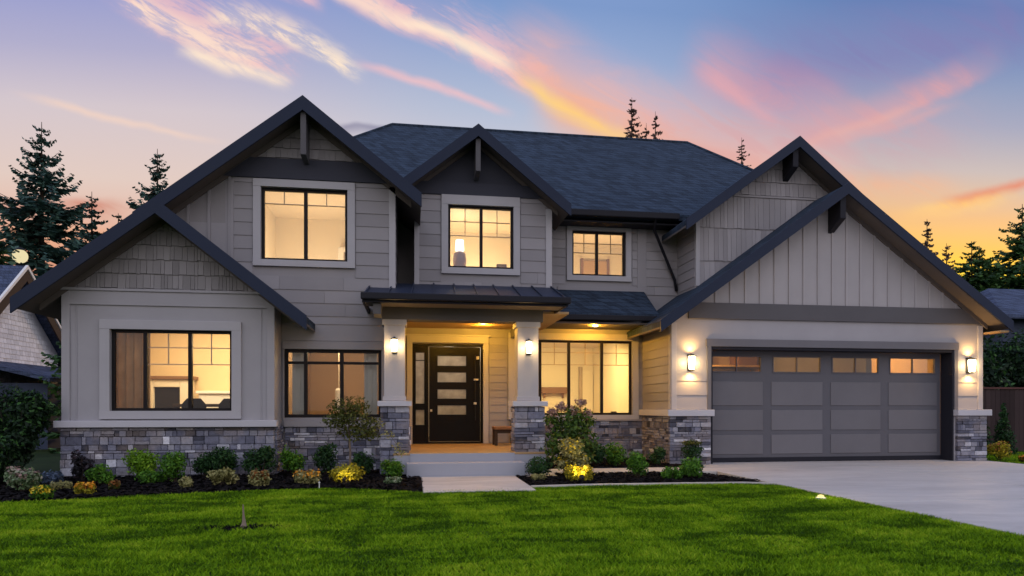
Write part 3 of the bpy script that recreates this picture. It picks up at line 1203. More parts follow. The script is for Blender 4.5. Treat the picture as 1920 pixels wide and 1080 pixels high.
lamp('room_light', 'POINT', (-1.9, 13.9, 3.6), 72, (1, .76, .46), house, radius=.2)
# recess
stones(F, LWX1 + .07, -.02, 0, .85)
trim([(F, LWX1 + .06, -.1, .85, .965, 0, .12)], 'paint_siding', 'sill_cap', bevel=.008)
window(F, *win_d, mull=(-1.98, -1.32), case=None, fr=.06, bars=(2.05,))
trim([(F, LWX1 + .03, win_d[0], .97, 2.30, 0, .04), (F, win_d[1], -.33, .97, 2.30, 0, .04), (F, LWX1 + .03, -.33, 2.30, 2.45, 0, .044)], 'paint_siding', 'casing')
room(-2.40, -.46, 13.04, 16.4, .35, 2.75, 'room_brown')
lamp('room_light', 'POINT', (-1.4, 14.2, 2.5), 46, (1, .72, .40), house, radius=.15)

# ---------------------------------------------------------------- main block (door, big window, upper right window)
YM = 15.0
F = front(YM)
door_o = (.0, 1.58, .40, 2.64)
win_b = (2.30, 5.08, 1.04, 2.76)
win_s = (3.64, 4.92, 4.26, 5.30)
wall(F, -.45, 8.2, 0, 5.45, [door_o, win_b, win_s, (.28, 2.50, 3.40, 5.45), (5.40, 8.2, 0, 3.05)])
lap(F, -.2, 5.33, .42, 2.95, [(-.14, 1.72, .4, 2.82), (2.14, 5.24, .4, 2.95)], .17)
lap(F, 2.85, 6.4, 3.85, 5.55, [(3.48, 5.08, 4.10, 5.47)], .205)
trim([(F, 5.20, 5.42, 3.92, 5.48, 0, .03), (F, 3.30, 5.42, 3.88, 4.00, 0, .034)], 'paint_siding', 'trim_board')
stones(F, 2.2, 5.35, 0, .90)
trim([(F, 2.2, 5.3, .90, .94, 0, .13)], 'paint_siding', 'sill_cap')
m3 = []
for a, b in ((2.36, 2.87), (2.93, 3.55), (3.61, 4.33), (4.40, 5.03)):
    m3 += grid_lines(a, b, (2.20, 2.48), ((a + b) / 2,), 2.71)
window(F, *win_b, mull=(2.90, 3.58, 4.365), case=(.15, .15, .10), muntins=m3)
ms = grid_lines(3.69, 4.20, (4.80, 5.02), (3.94,), 5.25) + grid_lines(4.29, 4.87, (4.80, 5.02), (4.58,), 5.25)
window(F, *win_s, mull=(4.245,), case=(.13, .13, .12), muntins=ms)
room(1.75, 5.24, 15.14, 19.0, .35, 2.95, 'room_cream')
lamp('room_light', 'AREA', (3.6, 16.3, 2.86), 165, (1, .71, .28), house, direction=(0, .2, -1), size=(2.0, 1.4))
room(3.05, 5.9, 15.14, 17.0, 3.4, 5.42, 'room_cream')
lamp('room_light', 'POINT', (4.5, 15.7, 4.0), 62, (1, .68, .32), house, radius=.15)
room(-.35, 1.65, 15.14, 18.5, .40, 2.9, 'room_cream')
lamp('room_light', 'POINT', (.9, 16.6, 2.6), 24, (1, .84, .62), house, radius=.15)

# main hip roof: closed solid under four slopes
ry, rz_ = 19.07, 9.18
ex0, ex1, ey0, ey1, ez = -4.30, 11.0, 14.5, 23.64, 5.62
mb = MB()
top = [(ex0, ey0, ez), (ex1, ey0, ez), (ex1, ey1, ez), (ex0, ey1, ez), (-.57, ry, rz_), (8.2, ry, rz_)]
bot = [(x, y, ez - .14) for x, y, z in top[:4]]
mb.add(top + bot, [(0, 1, 5, 4), (1, 2, 5), (2, 3, 4, 5), (3, 0, 4), (0, 6, 7, 1), (1, 7, 8, 2), (2, 8, 9, 3), (3, 9, 6, 0), (6, 9, 8, 7)], .5)
mb.build('roof', M['shingle'], house)
mb = MB()
mb.tube([(-.57, ry, rz_ + .0), (8.2, ry, rz_ + .0)], .05, 6)
mb.tube([(8.2, ry, rz_), (10.95, 14.55, 5.68)], .045, 6)
mb.tube([(-.57, ry, rz_), (-4.3, 14.6, 5.70)], .045, 6)
mb.build('ridge_cap', M['shingle'], house)
mb = MB()
mb.box(2.6, 6.0, ey0 - .13, ey0 + .0, ez - .15, ez - .005)
mb.build('gutter', M['gutter_black'], house, bevel=.02)
trim([(2.6, 6.3, ey0 + .06, YM, ez - .24, ez - .20)], 'paint_dark', 'soffit')
# rear and side walls
MB().box(10.5, 10.64, 14.2, 23.0, 0, 5.5, .5).build('wall', M['paint_siding'], house)
MB().box(-4.1, 10.5, 22.86, 23.0, 0, 5.5, .5).build('wall', M['paint_siding'], house)
MB().box(-4.24, -4.1, 17.2, 23.0, 0, 5.4, .5).build('wall', M['paint_siding'], house)

# ---------------------------------------------------------------- centre dormer
YD = 14.0
F = front(YD)
DX0, DX1, DXA, DZA = .04, 2.94, 1.33, 6.96
win_m = (.74, 2.12, 4.14, 5.46)
wall(F, DX0, DX1, 3.55, 5.72, [win_m])
mb = MB()
mb.prism([(DX0, 5.72), (DX1, 5.72), (DX1, DZA - .8 * (DX1 - DXA) - .1), (DXA, DZA - .1), (DX0, DZA - PITCH * (DXA - DX0) - .1)], 'y', YD, YD + .14, .5)
mb.build('gable_wall', M['paint_band'], house)
dc = gable_clip(DXA, DZA, PITCH, .80, .16)
lap(F, DX0 + .10, DX1 - .12, 3.6, 5.66, [(.58, 2.28, 4.0, 5.66)], .245, clip=dc, joints=(.35, 1.1))
trim([(F, DX0, DX0 + .10, 3.6, 5.66, 0, .035)], 'paint_trim', 'corner_trim')
trim([(F, DX1 - .12, DX1 + .012, 3.6, 5.45, 0, .035), (DX1, DX1 + .012, YD, YD + .10, 3.6, 5.40)], 'paint_trim', 'corner_trim')
mb = MB()
mb.prism([(DX0, 5.66), (dc(5.66)[1], 5.66), (dc(5.92)[1], 5.92), (DX0, 5.92)], 'y', YD - .04, YD, .5)
mb.build('band_board', M['paint_band'], house, bevel=.004)
window(F, *win_m, mull=(1.44,), case=(.14, .20, .13),
       muntins=grid_lines(.79, 1.41, (4.83, 5.13), (1.10,), 5.41) + grid_lines(1.47, 2.07, (4.83, 5.13), (1.78,), 5.41))
wall(rightside(DX1), YD + .14, YM, 3.5, 5.5)
lap(rightside(DX1), YD + .1, YM, 3.6, 5.5, (), .205)
wall(leftside(DX0), YD + .14, YM, 3.5, 5.6)
roof_slab('roof', DXA, DZA, -.20, PITCH, 13.53, 16.4)
roof_slab('roof', DXA, DZA, 3.24, .80, 13.53, 16.4)
rake(DXA, DZA + .02, -.21, 3.26, PITCH, .80, 13.49, 13.53, .25)
rake(DXA, DZA - .10, .06, 3.08, PITCH, .80, YD - .035, YD + .01, .15, 'paint_soffit', 'rake_trim')
bracket(DXA, .10, YD, 13.56, DZA - .26, 5.98, .06, 'paint_grey_band')
room(.30, 2.48, 14.14, 16.2, 3.45, 5.47, 'room_cream')
lamp('room_light', 'POINT', (1.5, 15.3, 4.05), 62, (1, .72, .38), house, radius=.15)

# ---------------------------------------------------------------- pent roof right of the porch
mb = MB()
mb.prism([(13.98, 3.24), (15.0, 3.94), (15.0, 3.86), (13.98, 3.12)], 'x', 2.55, 5.36, .5)
mb.build('roof', M['shingle'], house)
MB().box(2.6, 5.33, 13.90, 13.98, 3.09, 3.21, .5).build('gutter', M['gutter_black'], house, bevel=.02)
trim([(2.5, 5.35, 13.99, 15.0, 3.02, 3.06)], 'paint_soffit', 'soffit')

# ---------------------------------------------------------------- porch
FPZ = .40
mb = MB()
mb.box(-.33, 2.40, 11.86, 15.0, FPZ - .035, FPZ, .5)
mb.build('porch_floor', M['porch_wood'], house, bevel=.006)
MB().box(-.32, 2.39, 11.862, 15.0, 0, FPZ - .036, .5).build('porch_base', M['step_grey'], house)
mb = MB()
mb.box(-.04, 1.82, 11.84, 11.858, 0, FPZ - .005, .5)
mb.build('riser', M['step_grey'], house)
MB().box(-.10, 1.95, 11.50, 11.84, 0, .25, .5).build('step', M['step_grey'], house, bevel=.008)
for (sx0, sx1, cx0, cx1) in ((-.57, -.05, -.50, -.13), (1.84, 2.41, 1.91, 2.30)):
    col = MB().box(cx0, cx1, 12.08, 12.44, 1.33, 2.78, .5).build('column', M['paint_trim'], house, bevel=.008)
    trim([(cx0 - .02, cx1 + .02, 12.06, 12.46, 1.33, 1.41)], name='column_base', parent=col)
    trim([(cx0 - .03, cx1 + .03, 12.05, 12.47, 2.68, 2.78)], name='capital', parent=col)
    pier = MB().box(sx0 + .06, sx1 - .06, 12.06, 12.46, 0, 1.23, .5).build('stone_pier', M['mortar'], house)
    Fp = front(12.06)
    stones(Fp, sx0 + .005, sx1 - .005, 0, 1.23, thick=.07, parent=pier)
    stones(rightside(sx1 - .06), 12.06, 12.46, 0, 1.23, thick=.07, parent=pier)
    stones(leftside(sx0 + .06), 12.06, 12.46, 0, 1.23, thick=.07, parent=pier)
    trim([(sx0 - .04, sx1 + .04, 11.94, 12.56, 1.23, 1.325)], 'cap_stone', 'pier_cap', parent=pier, bevel=.008)
trim([(-.53, 2.38, 12.05, 12.40, 2.78, 3.03)], 'paint_beam', 'porch_beam')
trim([(-.33, -.20, 12.40, 12.92, 2.78, 3.03), (2.20, 2.36, 12.40, 15.0, 2.78, 2.98)], 'paint_beam', 'porch_beam')
trim([(-.34, 2.95, 12.40, 15.0, 2.985, 3.03)], 'porch_wood', 'porch_ceiling')
lap(rightside(-.30), 13.0, 15.0, .42, 2.98, (), .17)
wall(rightside(-.30), 12.92, 15.0, .0, 3.0)
mb = MB()
# low metal roof: sloped deck with a hipped right end and standing seams
A = [(-.82, 11.50, 3.12), (2.70, 11.50, 3.12), (2.95, 14.0, 3.78), (-.82, 14.0, 3.78)]
mb.hexa([(x, y, z - .06) for x, y, z in A] + A, .5)
for i in range(10):
    s_ = i / 9
    xa_, xb_ = -.80 + s_ * 3.48, -.80 + s_ * 3.73
    mb.hexa([(xa_ - .012, 11.50, 3.12), (xa_ + .012, 11.50, 3.12), (xb_ + .012, 14.0, 3.78), (xb_ - .012, 14.0, 3.78),
             (xa_ - .012, 11.50, 3.155), (xa_ + .012, 11.50, 3.155), (xb_ + .012, 14.0, 3.815), (xb_ - .012, 14.0, 3.815)])
pr_ = mb.build('porch_roof', M['paint_fascia'], house)
MB().box(-.86, 2.76, 11.42, 11.50, 3.03, 3.15, .5).build('gutter', M['gutter_black'], house, bevel=.02)
trim([(-.84, 2.72, 11.50, 11.54, 2.99, 3.06), (-.84, -.80, 11.54, 12.9, 2.99, 3.10), (2.66, 2.70, 11.54, 13.9, 2.99, 3.10)], 'paint_dark', 'fascia')
trim([(-.80, 2.66, 11.54, 12.05, 3.00, 3.035)], 'paint_soffit', 'soffit')
trim([(-.66, -.53, 11.56, 12.05, 2.80, 2.99)], 'paint_beam', 'porch_bracket')
# door, sidelight and casing
F = front(YM)
trim([(F, -.12, .0, FPZ, 2.66, 0, .05), (F, 1.58, 1.70, FPZ, 2.66, 0, .05), (F, -.12, 1.70, 2.66, 2.80, 0, .055), (F, -.16, 1.74, 2.80, 2.84, 0, .08)], 'paint_trim', 'door_casing')
mb = MB()
dn0, dn1 = -.12, -.03
for bx in ((0, .04, .44, 2.64), (.30, .36, .44, 2.60), (1.53, 1.58, .44, 2.64), (.04, 1.53, 2.58, 2.64), (.0, 1.58, .40, .44)):
    fbox(mb, F, *bx, dn0, dn1 + .012, .5)
dfr = mb.build('door_frame', M['door_black'], house, bevel=.004)
mb = MB()
fbox(mb, F, .04, .30, .44, .82, dn0, dn1, .5)
fbox(mb, F, .04, .30, 1.16, 1.30, dn0, dn1, .5)
fbox(mb, F, .04, .075, .82, 2.58, dn0, dn1 - .003, .5)
fbox(mb, F, .265, .30, .82, 2.58, dn0, dn1 - .003, .5)
fbox(mb, F, .075, .265, 2.44, 2.58, dn0, dn1, .5)
fbox(mb, F, .075, .265, 2.26, 2.275, dn0 + .02, dn1 - .01, .5)
sl = mb.build('sidelight', M['door_black'], house, bevel=.003)
p = MB()
fbox(p, F, .07, .27, .80, 2.46, -.08, -.075, .5)
p.build('pane', M['frosted_glass'], sl)
mb = MB()
lites = [(.56, 1.20, 2.15, 2.37), (.56, 1.20, 1.78, 2.00), (.56, 1.20, 1.41, 1.62), (.56, 1.20, 1.05, 1.26)]
for a, b, c, d in rects(.37, 1.52, .45, 2.57, lites):
    fbox(mb, F, a, b, c, d, -.10, -.045, .5)
fbox(mb, F, .56, 1.20, .86, .885, -.045, -.036, .5)
door = mb.build('front_door', M['door_black'], house)
for l_ in lites:
    p = MB()
    fbox(p, F, *l_, -.08, -.07, .5)
    p.build('door_lite', M['frosted_glass'], door)
mb = MB()
mb.tube([F.p(1.40, .92, .02), F.p(1.40, 2.40, .02)], .014, 8)
for w in (1.0, 1.30, 1.84, 2.30):
    mb.tube([F.p(1.40, w, -.045), F.p(1.40, w, .02)], .012, 6)
mb.build('handle', M['metal_black'], door)
mb = MB()
fbox(mb, F, 1.43, 1.50, 2.30, 2.37, -.046, -.025, .5)
fbox(mb, F, 1.37, 1.47, 1.82, 1.86, -.046, .04, .5)
fbox(mb, F, 1.37, 1.43, 1.28, 1.33, -.046, .04, .5)
fbox(mb, F, .395, .44, 1.12, 1.17, -.046, -.02, .5)
mb.build('door_hardware', M['metal_nickel'], door)
MB().lathe(.74, 13.0, [(.07, 2.985), (.065, 2.965), (.05, 2.955)], 16).build('ceiling_light', M['bulb_warm'], house)
lamp('porch_light', 'POINT', (.74, 13.0, 2.90), 66, (1, .50, .05), house, radius=.06)
lamp('porch_light', 'POINT', (1.5, 14.2, 2.92), 38, (1, .50, .05), house, radius=.06)
lamp('porch_light', 'POINT', (4.0, 14.3, 2.98), 85, (1, .48, .04), house, radius=.06)
MB().lathe(4.0, 14.3, [(.06, 3.02), (.055, 3.005), (.04, 3.0)], 14).build('ceiling_light', M['bulb_warm'], house)


# wall lanterns
def lantern(x, y, z, w, h, power, updown):
    yc = y - .115
    mb = MB()
    mb.box(x - w * .30, x + w * .30, y - .018, y, z - h * .55, z + h * .62, .5)
    mb.tube([(x, y - .01, z + h * .50), (x, y - .07, z + h * .66), (x, yc, z + h * .58)], .010, 6, .5)
    mb.lathe(x, yc, [(w * .20, z + h * .60), (w * .52, z + h * .50), (w * .50, z + h * .47)], 14, .5)
    mb.lathe(x, yc, [(w * .34, z - h * .46), (w * .36, z - h * .50), (w * .12, z - h * .56)], 14, .5)
    for k in range(4):
        a = math.pi / 4 + k * math.pi / 2
        mb.tube([(x + w * .47 * math.cos(a), yc + w * .47 * math.sin(a), z + h * .48), (x + w * .34 * math.cos(a), yc + w * .34 * math.sin(a), z - h * .47)], .005, 4, .5)
    o = mb.build('wall_lantern', M['metal_black'], house)
    MB().lathe(x, yc, [(w * .30, z - h * .455), (w * .37, z - h * .2), (w * .43, z + h * .2), (w * .40, z + h * .46)], 16, .5).build('lamp_glass', M['bulb_warm'], o, smooth=True)
    lamp('lantern_light', 'POINT', (x, yc - w * .62, z), power, (1, .60, .20), house, radius=.05)
    for s_ in ((-1, 1) if updown else ()):
        lamp('lantern_light', 'SPOT', (x, yc, z + s_ * h * .68), power * 2.6, (1, .56, .17), house, radius=.05, direction=(0, .25, s_), spot=150, blend=1.0)
    for s_ in (-1, 1):
        lamp('lantern_light', 'POINT', (x + s_ * w * .8, y - .07, z), power * .18, (1, .56, .17), house, radius=.04)
    return o


for lx in (-.315, 2.105):
    lantern(lx, 12.08, 2.30, .14, .24, 7, False)

# ---------------------------------------------------------------- garage
YG = 13.30
F = front(YG)
GX0, GX1, GXA, GZA, GP = 5.35, 12.70, 9.06, 5.92, .72
gdo = (6.23, 11.98, .0, 2.50)
wall(F, GX0, GX1, 0, 3.0, [gdo], m='paint_panel', thick=.30)
mb = MB()
mb.prism([(GX0, 3.0), (GX1, 3.0), (GX1, GZA - GP * (GX1 - GXA) - .1), (GXA, GZA - .1), (GX0, GZA - GP * (GXA - GX0) - .1)], 'y', YG, YG + .16, .5)
mb.build('gable_wall', M['paint_panel'], house)
mb = MB()
gt = lambda u: GZA - .12 - (GP * abs(u - GXA))
mb.prism([(GXA - (GZA - .12 - 3.42) / GP, 3.42), (GXA + (GZA - .12 - 3.42) / GP, 3.42), (GXA, GZA - .12)], 'y', YG - .012, YG, .5)
mb.build('gable_panel', M['paint_batten'], house)
Fg = front(YG - .012)
battens(Fg, 5.9, 12.4, 3.42, lambda u: GZA - .24 - GP * abs(u - GXA), .335, 'paint_batten', phase=.1)
trim([(F, 5.72, 12.62, 3.08, 3.42, 0, .05)], 'paint_grey_band', 'band_board')
trim([(F, 6.12, 12.09, 2.50, 2.66, 0, .04), (F, 6.14, 6.23, 1.17, 2.50, 0, .035), (F, 11.98, 12.07, 1.17, 2.50, 0, .035)], 'paint_garage', 'door_casing')
trim([(F, GX0, GX0 + .12, 1.17, 3.0, 0, .03), (F, GX1 - .12, GX1, 1.17, 3.05, 0, .03), (GX0 - .012, GX0, YG, YG + .12, 1.17, 3.0)], 'paint_trim', 'corner_trim')
lap(F, GX0 + .12, 6.14, 1.17, 2.0, (), .30, m='paint_panel', joints=(3, 4))
lap(F, 12.07, GX1 - .12, 1.17, 2.0, (), .30, m='paint_panel', joints=(3, 4))
stones(F, GX0 - .06, 6.20, .02, 1.03)
stones(F, 12.02, GX1 + .06, .02, 1.03)
trim([(F, GX0 - .12, 6.25, 1.03, 1.165, 0, .15)], 'cap_stone', 'sill_cap', bevel=.008)
trim([(F, 11.97, GX1 + .12, 1.03, 1.165, 0, .15)], 'cap_stone', 'sill_cap', bevel=.008)
Fl = leftside(GX0)
wall(Fl, YG + .3, YM, 0, 3.08)
lap(Fl, YG + .12, YM, 1.165, 3.04, (), .19)
stones(Fl, YG, YM, 0, 1.03, thick=.07)
trim([(GX0 - .12, GX0, YG, YM, 1.03, 1.165)], 'cap_stone', 'sill_cap', bevel=.008)
MB().box(GX1 - .14, GX1, YG + .3, 20.0, 0, 3.2, .5).build('wall', M['paint_siding'], house)
# jambs and door
trim([(6.23, 6.27, YG - .01, YG + .33, 0, 2.50), (11.94, 11.98, YG - .01, YG + .33, 0, 2.50), (6.27, 11.94, YG - .01, YG + .33, 2.44, 2.50)], 'paint_dark', 'door_jamb')
YDOOR = YG + .33
F = front(YDOOR)
gx = [6.27 + i * (11.94 - 6.27) / 4 for i in range(5)]
rows = [(.14, .66), (.66, 1.20), (1.20, 1.82)]
gw = [(gx[i] + .13, gx[i + 1] - .13, 1.97, 2.34) for i in range(4)]
mb = MB()
for a, b, c, d in rects(6.27, 11.94, .02, 2.44, gw):
    fbox(mb, F, a, b, c, d, -.05, 0, .5)
gd = mb.build('garage_door', M['paint_garage_rail'], house)
mb = MB()
for i in range(4):
    for c, d in rows:
        fbox(mb, F, gx[i] + .10, gx[i + 1] - .10, c + .055, d - .045, 0, .014)
mb.build('door_panel', M['paint_garage'], gd, bevel=.006)
MB().box(6.28, 11.93, YDOOR - .02, YDOOR, .022, .12, .5).build('bottom_rail', M['paint_dark'], gd)
for i, (a, b, c, d) in enumerate(gw):
    wmb = MB()
    for (u0, u1, w0, w1) in ((a, b, c, c + .025), (a, b, d - .025, d), (a, a + .02, c + .025, d - .025), (b - .02, b, c + .025, d - .025)):
        fbox(wmb, F, u0, u1, w0, w1, -.04, .014, .5)
    for q in (1,):
        u = a + (b - a) * q / 2
        fbox(wmb, F, u - .010, u + .010, c + .025, d - .025, -.03, .004, .5)
    gwn = wmb.build('door_window', M['paint_garage_rail'], gd)
    p = MB()
    fbox(p, F, a + .01, b - .01, c + .01, d - .01, -.026, -.02, .5)
    p.build('pane', M['glass'], gwn)
room(6.0, 12.3, 13.72, 19.0, .02, 3.0, 'room_brown', 'concrete')
lamp('room_light', 'POINT', (10.9, 15.6, 2.7), 120, (1, .55, .18), house, radius=.12)
lamp('room_light', 'POINT', (7.0, 16.6, 2.7), 75, (1, .55, .18), house, radius=.12)
lamp('room_light', 'POINT', (8.0, 17.6, 2.8), 55, (1, .55, .18), house, radius=.12)
# garage roof
roof_slab('roof', GXA, GZA, 4.95, GP, 12.83, 15.0)
roof_slab('roof', GXA, GZA, 12.98, GP, 12.83, 20.0)
rake(GXA, GZA + .02, 4.93, 13.0, GP, GP, 12.79, 12.83, .24)
rake(GXA, GZA - .12, 5.25, 12.8, GP, GP, YG - .055, YG - .012, .14, 'paint_soffit', 'rake_trim')
trim([(12.72, 12.94, 12.84, 20, 2.86, 2.90)], 'porch_wood', 'soffit')
bracket(GXA - .08, .13, YG, 12.86, GZA - .26, 4.98, .22)
for lx in (5.76, 12.34):
    lantern(lx, YG, 2.14, .18, .30, 9.0, True)

# ---------------------------------------------------------------- upper right gable
YR = 14.0
F = front(YR)
RX0, RXA, RZA = 6.20, 8.39, 7.14
PL, PR = .735, .80
rc = gable_clip(RXA, RZA, PL, PR, .1)
mb = MB()
mb.prism([(RX0, 3.6), (10.6, 3.6), (10.6, RZA - .1 - PR * (10.6 - RXA)), (RXA, RZA - .1), (RX0, RZA - .1 - PL * (RXA - RX0))], 'y', YR, YR + .14, .5)
mb.build('gable_wall', M['paint_shake_light'], house)
shakes(F, RX0 + .09, 10.6, 3.72, 5.92, gable_clip(RXA, RZA, PL, PR, .22), 'paint_shake_light', .74, wid=(.07, .15))
trim([(F, 7.10, 9.60, 5.92, 5.965, 0, .03)], 'paint_shake_light', 'belt_trim')
shakes(F, RX0 + .09, 10.6, 5.97, 6.9, gable_clip(RXA, RZA, PL, PR, .22), 'paint_shake_light', .30, wid=(.08, .18))
trim([(F, RX0, RX0 + .09, 3.9, 5.35, 0, .03)], 'paint_trim', 'corner_trim')
wall(leftside(RX0), YR + .14, YM, 3.5, 5.5)
lap(leftside(RX0), YR + .02, YM, 3.7, 5.4, (), .205)
roof_slab('roof', RXA, RZA, 5.80, PL, 13.53, 17.4)
roof_slab('roof', RXA, RZA, 10.95, PR, 13.53, 17.4)
rake(RXA, RZA + .02, 5.78, 10.97, PL, PR, 13.49, 13.53, .24)
rake(RXA, RZA - .10, 6.1, 10.7, PL, PR, YR - .035, YR + .01, .14, 'paint_soffit', 'rake_trim')
bracket(RXA - .06, .13, YR, 13.56, RZA - .26, 6.30, .2)
mb = MB()
mb.tube([(5.45, 14.44, 5.50), (5.5, 14.70, 5.32), (6.10, 14.93, 4.2), (6.14, 14.93, 3.95)], .035, 8)
mb.build('downspout', M['gutter_black'], house, smooth=True)

# ================================================================== THINGS SEEN THROUGH THE WINDOWS
fp = thing('fireplace', 'dark fireplace with pale wooden surround seen through lower left window', 'fireplace', (-5.1, 15.0, .35))
MB().box(-5.57, -5.36, 14.9, 15.19, .35, 1.80).box(-4.84, -4.63, 14.9, 15.19, .35, 1.80).box(-5.36, -4.84, 14.9, 15.19, 1.64, 1.80).build('surround', M['room_cream'], fp, bevel=.01)
MB().box(-5.65, -4.55, 14.84, 15.19, 1.80, 1.87).build('mantel_shelf', M['brown_wood'], fp, bevel=.01)
MB().box(-5.36, -4.84, 14.98, 15.19, .35, 1.64).build('firebox', M['window_black'], fp)
ct = thing('curtain', 'beige floor length curtain behind left pane of the lower left window', 'curtain', (-4.9, 12.62, .4))
mb = MB()
for i in range(9):
    x = -5.18 + i * .066
    mb.box(x, x + .066, 12.58 + .03 * (i % 2), 12.62 + .03 * (i % 2), .4, 2.6)
mb.build('drape', M['cloth'], ct)
MB().tube([(-5.3, 12.62, 2.63), (-4.5, 12.62, 2.63)], .015, 8).build('rod', M['metal_black'], ct)
tb = thing('dining_table', 'dark dining table seen through right pane of the lower left window', 'table', (-4.05, 14.0, .35))
MB().box(-4.55, -3.45, 13.6, 14.4, 1.22, 1.28).build('table_top', M['dark_wood'], tb, bevel=.01)
for lx in (-4.48, -3.52):
    for ly in (13.67, 14.33):
        MB().box(lx - .03, lx + .03, ly - .03, ly + .03, .35, 1.22).build('leg', M['dark_wood'], tb)


def chair(label, x, y, grp):
    c = thing('chair', label, 'chair', (x, y, .35), grp)
    MB().box(x - .21, x + .21, y - .21, y + .21, .80, .86).build('seat', M['window_black'], c, bevel=.015)
    mb = MB()
    mb.prism([(x - .20, .86), (x + .20, .86), (x + .22, 1.26), (x + .12, 1.38), (x - .12, 1.38), (x - .22, 1.26)], 'y', y - .23, y - .19)
    mb.build('backrest', M['window_black'], c, bevel=.01)
    for sx in (-.18, .18):
        for sy in (-.18, .18):
            MB().box(x + sx - .02, x + sx + .02, y + sy - .02, y + sy + .02, .35, .80).build('leg', M['dark_wood'], c)


chair('black chair with rounded back at the left of the dark dining table', -4.02, 13.35, 'chairs at the dining table')
chair('black chair at the right end of the dark dining table', -3.42, 13.55, 'chairs at the dining table')
wb = thing('sideboard', 'long cream sideboard against the back wall behind the dining table', 'sideboard', (-3.7, 15.0, .35))
MB().box(-4.45, -2.9, 14.85, 15.19, .35, 1.50).build('cabinet_body', M['white_gloss'], wb, bevel=.01)
MB().box(-4.5, -2.87, 14.81, 15.19, 1.50, 1.56).build('counter_top', M['white_gloss'], wb, bevel=.01)

for x0, lab in ((-2.26, 'pale gathered curtain at the left end of the dark ground floor window'), (-.92, 'pale gathered curtain at the right end of the dark ground floor window')):
    c2 = thing('curtain', lab, 'curtain', (x0, 13.2, .4), 'pale curtains of the dark ground floor window')
    mb = MB()
    for i in range(5):
        mb.box(x0 + i * .05, x0 + i * .05 + .05, 13.16 + .025 * (i % 2), 13.19 + .025 * (i % 2), .4, 2.62)
    mb.build('drape', M['white_gloss'], c2)
pdn = thing('pendant_lamp', 'slim white pendant lamp hanging inside the dark ground floor window', 'lamp', (-1.55, 14.6, 1.3))
MB().tube([(-1.55, 14.6, 2.75), (-1.55, 14.6, 1.62)], .008, 6).build('cord', M['room_cream'], pdn)
MB().lathe(-1.55, 14.6, [(.05, 1.62), (.08, 1.58), (.08, 1.12), (.06, 1.10)], 14).build('lamp_shade', M['white_gloss'], pdn)

tl = thing('table_lamp', 'lit table lamp with purple jar base in the middle upstairs window', 'lamp', (1.02, 14.55, 3.95))
MB().lathe(1.02, 14.55, [(.06, 4.22), (.13, 4.26), (.15, 4.42), (.13, 4.56), (.05, 4.62)], 18).build('lamp_base', M['purple_glaze'], tl, smooth=True)
MB().lathe(1.02, 14.55, [(.10, 4.63), (.085, 4.86)], 18).build('lamp_shade', M['bulb_soft'], tl, smooth=True)
lamp('table_lamp_light', 'POINT', (1.02, 14.70, 4.98), 7, (1, .86, .58), tl, radius=.06)
dk = thing('console_table', 'pale console table below the middle upstairs window', 'table', (1.45, 14.6, 3.45))
MB().box(.55, 2.3, 14.35, 14.78, 4.17, 4.22).build('table_top', M['white_gloss'], dk, bevel=.01)
for lx in (.60, 2.25):
    for ly in (14.40, 14.73):
        MB().box(lx - .025, lx + .025, ly - .025, ly + .025, 3.45, 4.17).build('leg', M['white_gloss'], dk)
cb = thing('clock', 'small dark box clock on the console by the middle upstairs window', 'clock', (1.92, 14.55, 4.22))
MB().box(1.83, 2.05, 14.50, 14.58, 4.22, 4.36).build('case', M['dark_wood'], cb, bevel=.01)
MB().box(1.86, 2.02, 14.494, 14.50, 4.25, 4.33).build('dial', M['brown_wood'], cb)
bk = thing('bookcase', 'white bookcase with tan doors inside the large upper left window', 'bookcase', (-1.3, 15.2, 3.25))
MB().box(-1.62, -1.50, 15.1, 15.39, 3.25, 4.75).box(-1.08, -.98, 15.1, 15.39, 3.25, 4.75).box(-1.50, -1.08, 15.1, 15.39, 4.65, 4.75).build('carcass', M['white_gloss'], bk, bevel=.008)
MB().box(-1.50, -1.08, 15.16, 15.39, 3.25, 4.65).build('door', M['curtain_beige'], bk)
sh = thing('wall_shelf', 'short brown wall shelf seen through the yellow porch side window', 'shelf', (3.95, 18.9, 1.7))
MB().box(3.65, 4.45, 18.78, 18.99, 1.62, 1.80).build('board', M['brown_wood'], sh, bevel=.01)
MB().box(3.75, 3.79, 18.85, 18.99, 1.48, 1.62).box(4.30, 4.34, 18.85, 18.99, 1.48, 1.62).build('bracket', M['brown_wood'], sh)
dd = thing('inner_door', 'cream interior door on the back wall of the yellow lit room', 'door', (5.0, 18.95, .35))
MB().box(4.90, 5.22, 18.90, 18.99, .35, 2.30).build('leaf', M['room_cream'], dd, bevel=.01)
MB().box(4.80, 4.90, 18.88, 18.99, .35, 2.40).build('frame', M['muntin_tan'], dd, bevel=.01)
bx = thing('speaker', 'small dark box on the sill of the yellow porch side window', 'speaker', (4.72, 15.32, 1.0))
MB().box(4.66, 4.78, 15.22, 15.34, 1.04, 1.12).build('case', M['dark_wood'], bx, bevel=.01)
MB().lathe(4.72, 15.28, [(.04, 1.0), (.04, 1.04)], 12).build('foot', M['dark_wood'], bx)
hb = thing('headboard', 'brown headboard inside the small upper right window', 'headboard', (4.6, 16.6, 3.4))
MB().box(4.40, 5.05, 16.9, 17.0, 3.4, 5.05).build('panel', M['porch_wood'], hb, bevel=.02)
MB().box(4.35, 4.40, 16.88, 17.02, 3.4, 5.10).box(5.05, 5.10, 16.88, 17.02, 3.4, 5.10).build('post', M['brown_wood'], hb)
gs = thing('storage_rack', 'dark storage rack inside the garage behind the door windows', 'rack', (8.2, 18.6, .02))
